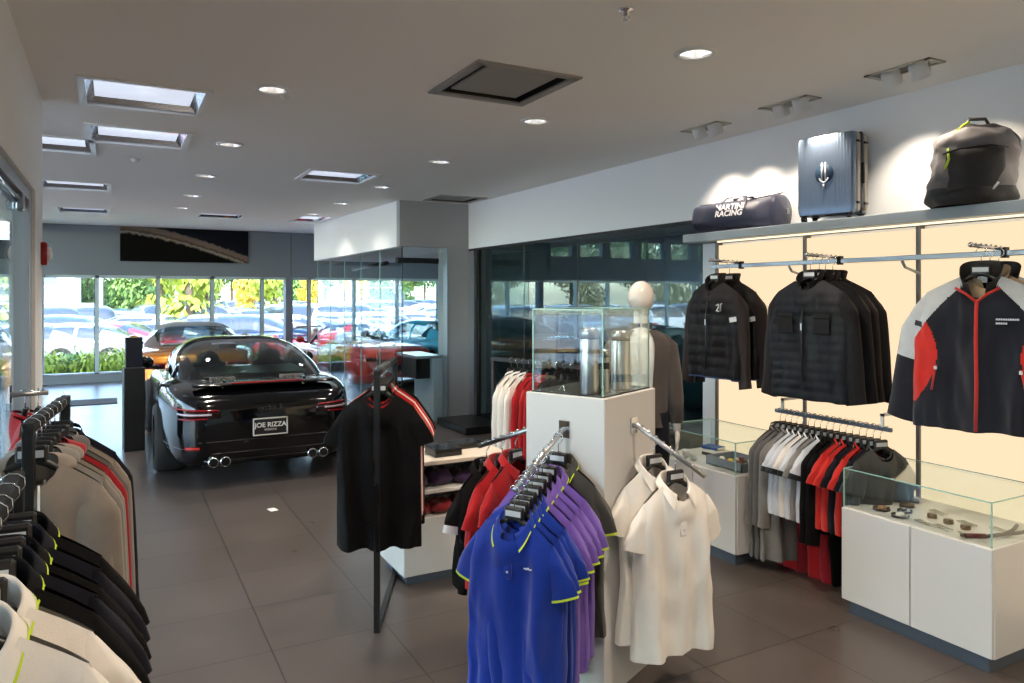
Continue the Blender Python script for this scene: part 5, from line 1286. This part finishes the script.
# --- orange soft-top car
OR = mat('orange_metallic_paint', rgb(206, 128, 40), .25, metal=.5, coat=1); ST_ = fab('brown_canvas', 70, 56, 56)
oc, oy2, _ = car('orange_convertible', 'orange metallic car with brown soft top ahead of the black car', 'sport', OR, (1.27, 12.9+1.9, 0), radians(-3), roofm=ST_, rim=RIMM, lights=False)
def generic_rear(o, oy, dark=TAILD, red=TAILR):
    global RY
    RY = oy
    for s in (-1, 1):
        b = MB(); patch(b, s*.42, s*.90, .655, .735, dark, .012); tl_ = part(b, 'tail_light', o)
        b = MB(); patch(b, s*.44, s*.89, .72, .742, red, .02); link('light_strip', b.mesh('light_strip'), tl_)
    b = MB(); patch(b, -.60, .60, .18, .30, DKTRIM, .012, .05); part(b, 'diffuser', o)
    b = MB(); b.box(-.24, .24, RY-.02, RY-.005, .44, .56, DKTRIM, .004); part(b, 'plate_recess', o)
    b = MB(); patch(b, -.40, .40, .69, .70, DKTRIM, .008); part(b, 'light_band', o)
generic_rear(oc, oy2)
# --- convertibles behind the glass
def convertible(name, label, paint, loc, rz, sc=1):
    t, oy, P = car(name, label, 'sport', paint, loc, rz, gh=False, lights=True, rim=RIMM, group=None)
    b = MB(); pts = [(-.70, 2.95+oy, .86), (-.60, 2.55+oy, 1.18), (-.45, 2.45+oy, 1.26), (.45, 2.45+oy, 1.26), (.60, 2.55+oy, 1.18), (.70, 2.95+oy, .86)]
    b.tube(pts, .030, DKTRIM, 8); fr = part(b, 'windscreen_frame', t)
    b = MB(); b.quad(*[pts[i] for i in (0, 1, 4, 5)], TINT); b.quad(*[pts[i] for i in (1, 2, 3, 4)], TINT); link('windscreen', b.mesh('windscreen'), fr)
    b = MB(); b.box(-.62, .62, 1.55+oy, 2.75+oy, .90, .945, DKTRIM, .02); part(b, 'cockpit', t)
    for s in (-1, 1):
        b = MB(); b.ell((s*.34, 1.75+oy, 1.0), .20, .09, .20, LEA, 18, 12); b.ell((s*.34, 1.72+oy, 1.19), .10, .05, .07, LEA, 12, 8); part(b, 'seat', t)
    b = MB(); b.ell((0, 1.25+oy, .93), .58, .30, .09, ST_, 24, 10); part(b, 'folded_soft_top', t)
    generic_rear(t, oy); t.scale = (.90, .92, .92)
    return t
GZ = -.25
REDP = mat('bright_red_paint', rgb(196, 20, 30), .22, metal=.1, coat=1); REDD = mat('orange_red_paint', rgb(205, 52, 34), .3, metal=0, coat=1)
convertible('red_convertible', 'bright red open convertible parked just outside past the slate window pier', REDP, (4.95, 20.9, GZ), radians(24))
convertible('red_convertible', 'orange-red open convertible seen through the glass partition', REDD, (4.32, 14.95, 0), radians(9))
BLP = mat('bright_blue_paint', rgb(50, 180, 215), .3, metal=0, coat=1)
bl, oy3, _ = car('blue_sports_car', 'bright blue sports coupe parked behind the glass office', 'sport', BLP, (6.12, 15.1, 0), radians(14), rim=DRIM, lights=True); bl.scale = (.90, .92, .98)
generic_rear(bl, oy3)

# --- showroom furniture
t = thing('information_post', 'black two-tier information post to the side of the orange car', 'information post', (.20, 9.62, 0), .1)
b = MB(); b.box(-.11, .11, -.09, .09, 0, .96, BLACK, .006); part(b, 'lower_box', t)
b = MB(); b.box(-.09, .09, -.05, .05, .96, 1.31, mat('dark_screen', rgb(28, 32, 40), .15), .006); part(b, 'screen_head', t)
b = MB(); b.box(-.55, .15, -.35, .35, 0, .015, mat('grey_mat', rgb(75, 78, 82), .9)); b.build('door_mat', loc=(-.1, 14.2, 0), label='dark grey floor mat near the end windows', cat='floor mat')
b = MB(); b.box(-.03, .03, -.045, .045, 0, .003, OFFW); b.build('floor_card', loc=(1.17, 6.38, 0), rotz=.2, label='small pale card lying on the tiles behind the black car', cat='card')
t = thing('reception_desk', 'white office desk with dark top beside the grey column', 'desk', (3.99, 9.78, 0))
b = MB(); b.box(.02, .17, 0, .75, 0, .90, mat('pale_desk', rgb(200, 212, 220), .4), .004); part(b, 'side_panel', t)
b = MB(); b.box(-.25, .14, -.05, .8, .90, .94, mat('desk_top', rgb(150, 160, 165), .25), .004); part(b, 'desktop', t)
b = MB(); b.box(-.2, .01, .1, .7, .6, .90, BLACKPL, .004); part(b, 'drawer_unit', t)
t = thing('office_chair', 'black office chair tucked by the white office desk', 'chair', (3.86, 10.9, 0), .6)
b = MB(); b.box(-.22, .22, -.22, .22, .44, .50, BLACKPL, .03); part(b, 'seat', t)
b = MB(); b.box(-.20, .20, .20, .25, .56, .92, BLACKPL, .02); part(b, 'backrest', t)
b = MB(); b.cyl((0, 0, .08), .025, .36, CHROME, 12); part(b, 'column', t)
for k in range(5):
    a = 2*pi*k/5; b = MB(); b.tube([(0, 0, .10), (.26*cos(a), .26*sin(a), .06)], .016, CHROME, 8); l_ = part(b, 'leg', t); b = MB(); b.cyl((.26*cos(a), .26*sin(a)-.01, .028), .028, .02, BLACKPL, 14, axis='y'); link('caster', b.mesh('caster'), l_)
b = MB(); b.box(3.95, 4.85, 8.55, 9.5, 0, .10, BLACKPL, .01); b.build('floor_plinth', label='low black plinth on the floor at the foot of the grey column', cat='plinth')
WOOD = mat('brown_wood', rgb(150, 110, 75), .4, var=.2, vscale=3, stretch=(1, 12, 12))
t = thing('wooden_desk', 'brown wooden desk seen through the storefront glass', 'desk', (-1.35, 8.6, 0))
b = MB(); b.box(-.9, .3, -.4, .4, .80, .86, WOOD, .004); part(b, 'desktop', t)
for x in (-.85, .25): b = MB(); b.box(x-.02, x+.02, -.38, .38, 0, .80, BLACKPL); part(b, 'side_panel', t)

# ------------------------------------------------------------------ outdoors
ASPH = mat('asphalt', rgb(140, 140, 146), .9, bump=.1, bscale=20, var=.08, vscale=.6)
GZ = -.25
b = MB(); b.box(-70, 90, 17.62, 140, GZ-.5, GZ, ASPH); b.box(-70, -8.25, -20, 17.62, GZ-.5, GZ, ASPH); struct(b, 'ground')
CONC = mat('concrete_walk', rgb(214, 210, 202), .85, bump=.05)
b = MB(); b.box(-12, 14, 17.62, 18.6, GZ, -.05, CONC); b.box(-12, 3.2, 21.0, 21.3, GZ, GZ+.15, CONC); struct(b, 'sidewalk')
GRASS = mat('sunlit_grass', rgb(150, 170, 60), .9, bump=.4, bscale=8, var=.2, vscale=1.5)
b = MB(); b.box(-12, 3.2, 18.6, 21.0, GZ, GZ+.12, GRASS); b.box(-60, 90, 66, 84, GZ, GZ+.25, GRASS); b.box(-40, -4, 44, 47, GZ, GZ+.2, GRASS); b.box(16,60,46,48.5,GZ,GZ+.3,GRASS)
struct(b, 'lawn')
LEAFY = [mat('leaf_lime', rgb(150, 165, 50), .6, var=.25, vscale=2), mat('leaf_green', rgb(96, 130, 58), .6, var=.25, vscale=2), mat('leaf_dark', rgb(62, 92, 52), .65, var=.25, vscale=2), mat('leaf_gold', rgb(200, 178, 60), .6, var=.2, vscale=2)]
BARK = mat('bark', rgb(96, 80, 66), .9)
def leaves(b, c, r, n, size, m, seed, shell=.55):
    rnd = random.Random(seed); V = []; F = []
    for k in range(n):
        d = Vector((rnd.gauss(0, 1), rnd.gauss(0, 1), rnd.gauss(0, 1))).normalized(); rr = shell+(1-shell)*rnd.random()
        p = Vector((c[0]+d.x*r[0]*rr, c[1]+d.y*r[1]*rr, c[2]+d.z*r[2]*rr)); nrm = (d+Vector((rnd.uniform(-.7, .7), rnd.uniform(-.7, .7), rnd.uniform(-.4, .9)))).normalized()
        a = nrm.cross(Vector((0, 0, 1)) if abs(nrm.z) < .9 else Vector((1, 0, 0))).normalized(); q = nrm.cross(a); s_ = size*rnd.uniform(.6, 1.3); o = len(V)
        V += [p-a*s_*.5, p+q*s_, p+a*s_*.5, p-q*s_*.8]; F.append((o, o+1, o+2, o+3))
    b.add(V, F, m)
def tree_meshes(h, r, m, seed, n=2600):
    b = MB(); rnd = random.Random(seed)
    b.tube([(0, 0, -.1), (.05, .03, h*.25), (0, 0, h*.55), (.05, 0, h*.8)], [.16, .12, .09, .04], BARK, 8)
    for k in range(5):
        a = k*1.3+seed; b.tube([(0, 0, h*(.35+.07*k)), (cos(a)*r*.4, sin(a)*r*.4, h*(.5+.07*k)), (cos(a)*r*.7, sin(a)*r*.7, h*(.58+.07*k))], [.06, .04, .015], BARK, 6)
    tr = b.mesh('trunk'); b = MB()
    for k in range(9):
        a = rnd.uniform(0, 2*pi); q = rnd.uniform(0, .6); c = (cos(a)*r*q, sin(a)*r*q, h*rnd.uniform(.20, .86)); s = r*rnd.uniform(.38, .62)
        leaves(b, c, (s, s, s*.85), n//9, .17, m, seed*31+k)
    return tr, b.mesh('foliage')
TREES = [tree_meshes(7.5, 2.9, LEAFY[1], 1, 4200), tree_meshes(8.5, 3.8, LEAFY[2], 2, 6000), tree_meshes(5.5, 1.5, LEAFY[0], 3, 2600), tree_meshes(4.2, 1.3, LEAFY[3], 4, 1800)]
TN = ['mid green rounded tree', 'large dark green tree', 'slim lime green tree', 'small golden tree']
def at(px, Y):   # ground position of direction px at distance Y (room axis)
    tt = (px-512)/736; d = Y/(cos(TH)-tt*sin(TH)); return (d*(tt*cos(TH)+sin(TH)), Y)
tl = [(88, 48, 0, .8, 'in front of the brick building, beside the white showroom'), (118, 52, 0, .75, 'before the middle of the brick building'), (137, 46, 0, .8, 'before the brick building near the second mullion'), (60, 64, 1, .8, 'behind the white showroom building'),
      (160, 42, 2, 1.2, 'rising above the orange car'), (188, 30, 2, 1.15, 'rising between window mullions over the orange car'), (208, 34, 2, 1.0, 'beside the tallest lime tree'), (170, 70, 1, 1.1, 'behind the lime trees'), (205, 75, 1, 1.1, 'in the far tree line over the black car'),
      (232, 72, 1, 1.15, 'in the far tree line beside the gold tree'), (258, 76, 1, 1.1, 'in the far tree line before the slate pier'), (245, 45, 3, .9, 'standing in the parking lot over the black car roof'), (282, 70, 1, 1.05, 'in the far tree line behind the slate pier'), (300, 66, 0, .9, 'in the far tree line right of the pier side'.replace('right of the pier side', 'just past the slate pier')),
      (312, 48, 3, .9, 'standing in the lot over the red convertible'), (325, 72, 1, 1.1, 'in the far tree line behind the bulkhead corner'), (345, 60, 2, 1.1, 'behind the partition glass'), (365, 72, 1, 1.0, 'in the far tree line behind the partition'), (385, 66, 0, 1.0, 'in the far tree line above the orange-red car'),
      (405, 70, 2, 1.2, 'above the blue car bonnet'), (425, 68, 1, 1.1, 'above the blue car roof'), (445, 74, 0, 1.1, 'at the column end of the tree line'), (148, 58, 0, .9, 'between the brick building and the lime trees'), (275, 40, 2, .95, 'slim one just before the slate pier'), (355, 44, 3, .85, 'golden one in the lot behind the partition glass')]
for k, (px, Y, ty, s, lb) in enumerate(tl):
    x, y = at(px, Y); t = thing('tree', f'{TN[ty]} {lb}', 'tree', (x, y, GZ), k*1.1, 'trees around the parking lot'); t.scale = (s, s, s)
    link('trunk', TREES[ty][0], t); link('foliage', TREES[ty][1], t, kind=None)
# extra trees seen in reflections
for k in range(9):
    t = thing('tree', f'large tree beyond the lot seen reflected in the office glass, {["first","second","third","fourth","fifth","sixth","seventh","eighth","ninth"][k]} from the shop', 'tree', (-6-4.5*k, 50-2*k, GZ), k, 'trees reflected in the office glass'); t.scale = (1.05, 1.05, 1.0); link('trunk', TREES[1][0], t); link('foliage', TREES[1][1], t)
# shrubs outside the first windows
SH = []
for q in range(3):
    b = MB(); 
    for k in range(6): leaves(b, (random.uniform(-.35, .35), random.uniform(-.2, .2), random.uniform(.15, .35)), (.35, .3, .28), 170, .06, LEAFY[0] if q != 1 else LEAFY[1], q*9+k, .3)
    SH.append(b.mesh('shrub_foliage'))
b = MB()
for k in range(5): b.tube([(0, 0, 0), (.12*cos(k*1.25), .12*sin(k*1.25), .35)], .012, BARK, 5)
SB = b.mesh('shrub_stem')
for k in range(12):
    x = -1.6+.42*k; t = thing('shrub', f'low lime green shrub under the end windows, {["first","second","third","fourth","fifth","sixth","seventh","eighth","ninth","tenth","eleventh","twelfth"][k]} from the storefront wall', 'shrub', (x, 18.9+.3*(k % 3), GZ+.12), k*.9, 'shrubs under the end windows')
    t.scale = (1, 1, 1.25); link('foliage', SH[(k*2) % 3], t); link('stems', SB, t)
for k in range(8):
    t = thing('shrub', f'lime shrub outside the showroom end windows, {["first","second","third","fourth","fifth","sixth","seventh","eighth"][k]} beyond the storefront wall', 'shrub', (-2.2-.7*k, 19.0+.3*(k % 3), GZ+.12), k, 'shrubs hidden by the storefront wall'); link('foliage', SH[k % 3], t); link('stems', SB, t)
# parked cars
def simple(kind, paint, key):
    t, _, _ = car('parked_car', 'x', kind, paint, (0, 0, GZ), 0, lights=True, arches=False, glassm=mat('dark_car_glass', rgb(50, 60, 72), .08), spokes=5)
    return t
PC_ = {'white': mat('white_car_paint', rgb(236, 238, 242), .2, coat=1), 'silver': mat('silver_car_paint', rgb(170, 176, 184), .25, metal=.6, coat=1), 'navy': mat('navy_car_paint', rgb(34, 52, 92), .2, coat=1), 'black': mat('black_lot_paint', rgb(24, 24, 30), .2, coat=1), 'red': mat('red_lot_paint', rgb(170, 30, 40), .2, coat=1), 'grey': mat('grey_car_paint', rgb(104, 110, 120), .25, metal=.4, coat=1)}
kinds = [('sedan', 'white'), ('sedan', 'silver'), ('suv', 'white'), ('sedan', 'navy'), ('suv', 'black'), ('sedan', 'red'), ('suv', 'grey'), ('sport', 'silver'), ('sport', 'red'), ('sport', 'black')]
PROTO = {}
def park(kd, x, y, rz, label):
    if kd not in PROTO:
        PROTO[kd] = simple(kd[0], PC_[kd[1]], kd); r = PROTO[kd]; r.location = (x, y, GZ); r.rotation_euler = (0, 0, rz); r['label'] = label; r['group'] = 'cars in the parking lot'
    else: dup(PROTO[kd], (x, y, GZ), rz, label, 'cars in the parking lot')
nth = ['first', 'second', 'third', 'fourth', 'fifth', 'sixth', 'seventh', 'eighth', 'ninth', 'tenth', 'eleventh', 'twelfth', 'thirteenth', 'fourteenth', 'fifteenth', 'sixteenth', 'seventeenth']
near = [(30, 23.5, ('sport', 'silver')), (58, 26.5, ('sedan', 'navy')), (78, 23.2, ('sport', 'silver')), (110, 23.8, ('sport', 'red')), (138, 26.2, ('sedan', 'white')), (165, 24.0, ('sport', 'silver')), (206, 25.5, ('sedan', 'silver')), (240, 24.0, ('sedan', 'navy')), (272, 24.5, ('sedan', 'white')), (304, 25.0, ('sport', 'black')), (338, 25.5, ('sedan', 'silver')), (372, 25.5, ('sedan', 'white')), (408, 26, ('sedan', 'silver')), (436, 26.5, ('suv', 'white'))]
cn = lambda kd: f'{kd[1]} {"SUV" if kd[0]=="suv" else kd[0] if kd[0]=="sedan" else "sports car"}'
for k, (px, Y, kd) in enumerate(near):
    x, y = at(px, Y); park(kd, x, y, radians(62 if k % 2 else 68), f'{cn(kd)} in the closest outdoor row, {nth[k]} along from the white building')
random.seed(11)
for r_, Y in enumerate((32, 38, 46, 54, 62)):
    n = (15, 16, 16, 15, 14)[r_]; xa = at(42, Y)[0]-1; xb = at(444, Y)[0]
    for k in range(n):
        x = xa+(xb-xa)*k/(n-1)+random.uniform(-.2, .2)
        if Y > 50 and x < at(70, Y)[0]: continue
        kd = kinds[random.choice((0, 0, 1, 1, 2, 2, 3, 4, 5, 6, 6))]
        park(kd, x, Y+random.uniform(-.3, .3), radians(random.choice((8, 188, 12))), f'{cn(kd)} in outdoor parking row {["two","three","four","five","six"][r_]}, {nth[min(k,16)]} along from the white building')
for r_, Y in enumerate((24.5, 31, 38)):
    for k in range(9):
        kd = kinds[random.choice((0, 1, 2, 3, 4, 6))]; park(kd, -4.0-3.2*k-r_, Y, radians(10+180*(k % 2)), f'{cn(kd)} parked beyond the storefront side, row {["one","two","three"][r_]}, {nth[k]} from the white building')
# buildings
BRK = mat('pink_brick', rgb(172, 130, 122), .9, bump=.2, bscale=6, var=.12, vscale=1); PW_ = mat('white_cladding', rgb(238, 240, 243), .6); WN = mat('building_glass', rgb(120, 140, 160), .15)
x0, y0 = at(75, 78)[0], 78; x1 = at(162, 78)[0]
t = thing('brick_building', 'pinkish brick building with white trimmed windows beyond the lot', 'building', (0, 0, GZ))
b = MB(); b.box(x0-6, x1, 78, 92, 0, 9.5, BRK); part(b, 'wall', t)
b = MB(); b.box(x0-6.3, x1+.3, 77.7, 92.3, 9.5, 10.0, PW_); part(b, 'parapet', t)
b = MB(); b.box(x0-6, x1, 77.8, 78, 3.2, 3.6, PW_); part(b, 'string_course', t)
nw = 6
for k in range(nw):
    for z in (.8, 4.2, 6.9):
        xx = x0-3+(x1-x0+1)*(k+.5)/nw; b = MB(); b.box(xx-.9, xx+.9, 77.75, 77.9, z, z+1.9, PW_); wf = part(b, 'window', t); b = MB(); b.box(xx-.75, xx+.75, 77.7, 77.76, z+.15, z+1.75, WN); link('pane', b.mesh('pane'), wf)
gx0, gx1 = at(30, 38)[0], at(74, 38)[0]
t = thing('white_building', 'white showroom building with dark entrance glazing across the lot', 'building', (0, 0, GZ))
b = MB(); b.box(gx0-6, gx0+(gx1-gx0)*.55, 38, 46, 3.05, 5.2, PW_); b.box(gx0+(gx1-gx0)*.62, gx1, 37.6, 46, 0, 5.2, PW_); part(b, 'wall', t)
b = MB(); b.box(gx0-6, gx0+(gx1-gx0)*.62, 38.6, 38.7, 0, 3.05, WN)
part(b, 'shopfront_glazing', t)
for k in range(3): b = MB(); b.box(gx0-6, gx0+(gx1-gx0)*.62, 38.5, 38.62, .9+k*.75, .98+k*.75, PW_); part(b, 'glazing_bar', t)
for q, ch in enumerate('TL'): text(ch, .50, HANG, t, Matrix.Translation((at(51+q*5, 38)[0], 37.95, 4.1)) @ R90, name='sign_letter')
# lamp posts
for k, (px, Y) in enumerate([(101, 40), (177, 36), (285, 50), (337, 42), (350,30), (395, 48)]):
    x, y = at(px, Y); t = thing('street_lamp', f'pale parking lot lamp post, {nth[k]} along from the white building', 'street lamp', (x, y, GZ), 0, 'parking lot lamp posts')
    b = MB(); b.cyl((0, 0, 0), .22, .5, CONC, 12); part(b, 'base', t)
    b = MB(); b.tube([(0, 0, .5), (0, 0, 8)], [.09, .06], WHITEMET, 10); part(b, 'pole', t)
    b = MB(); b.box(-.7, .7, -.15, .15, 7.9, 8.05, WHITEMET, .03); part(b, 'lamp_head', t)
x, y = at(398, 28); t = thing('lot_sign', 'small dark sign on a post in the parking lot above the blue car', 'sign', (x, y, GZ), radians(-20)); b = MB(); b.cyl((0, 0, 0), .04, 1.9, STEEL, 8); part(b, 'post', t); b = MB(); b.box(-.25, .25, -.03, .0, 1.55, 2.1, mat('dark_sign', rgb(40, 48, 58), .5), .01); part(b, 'panel', t)
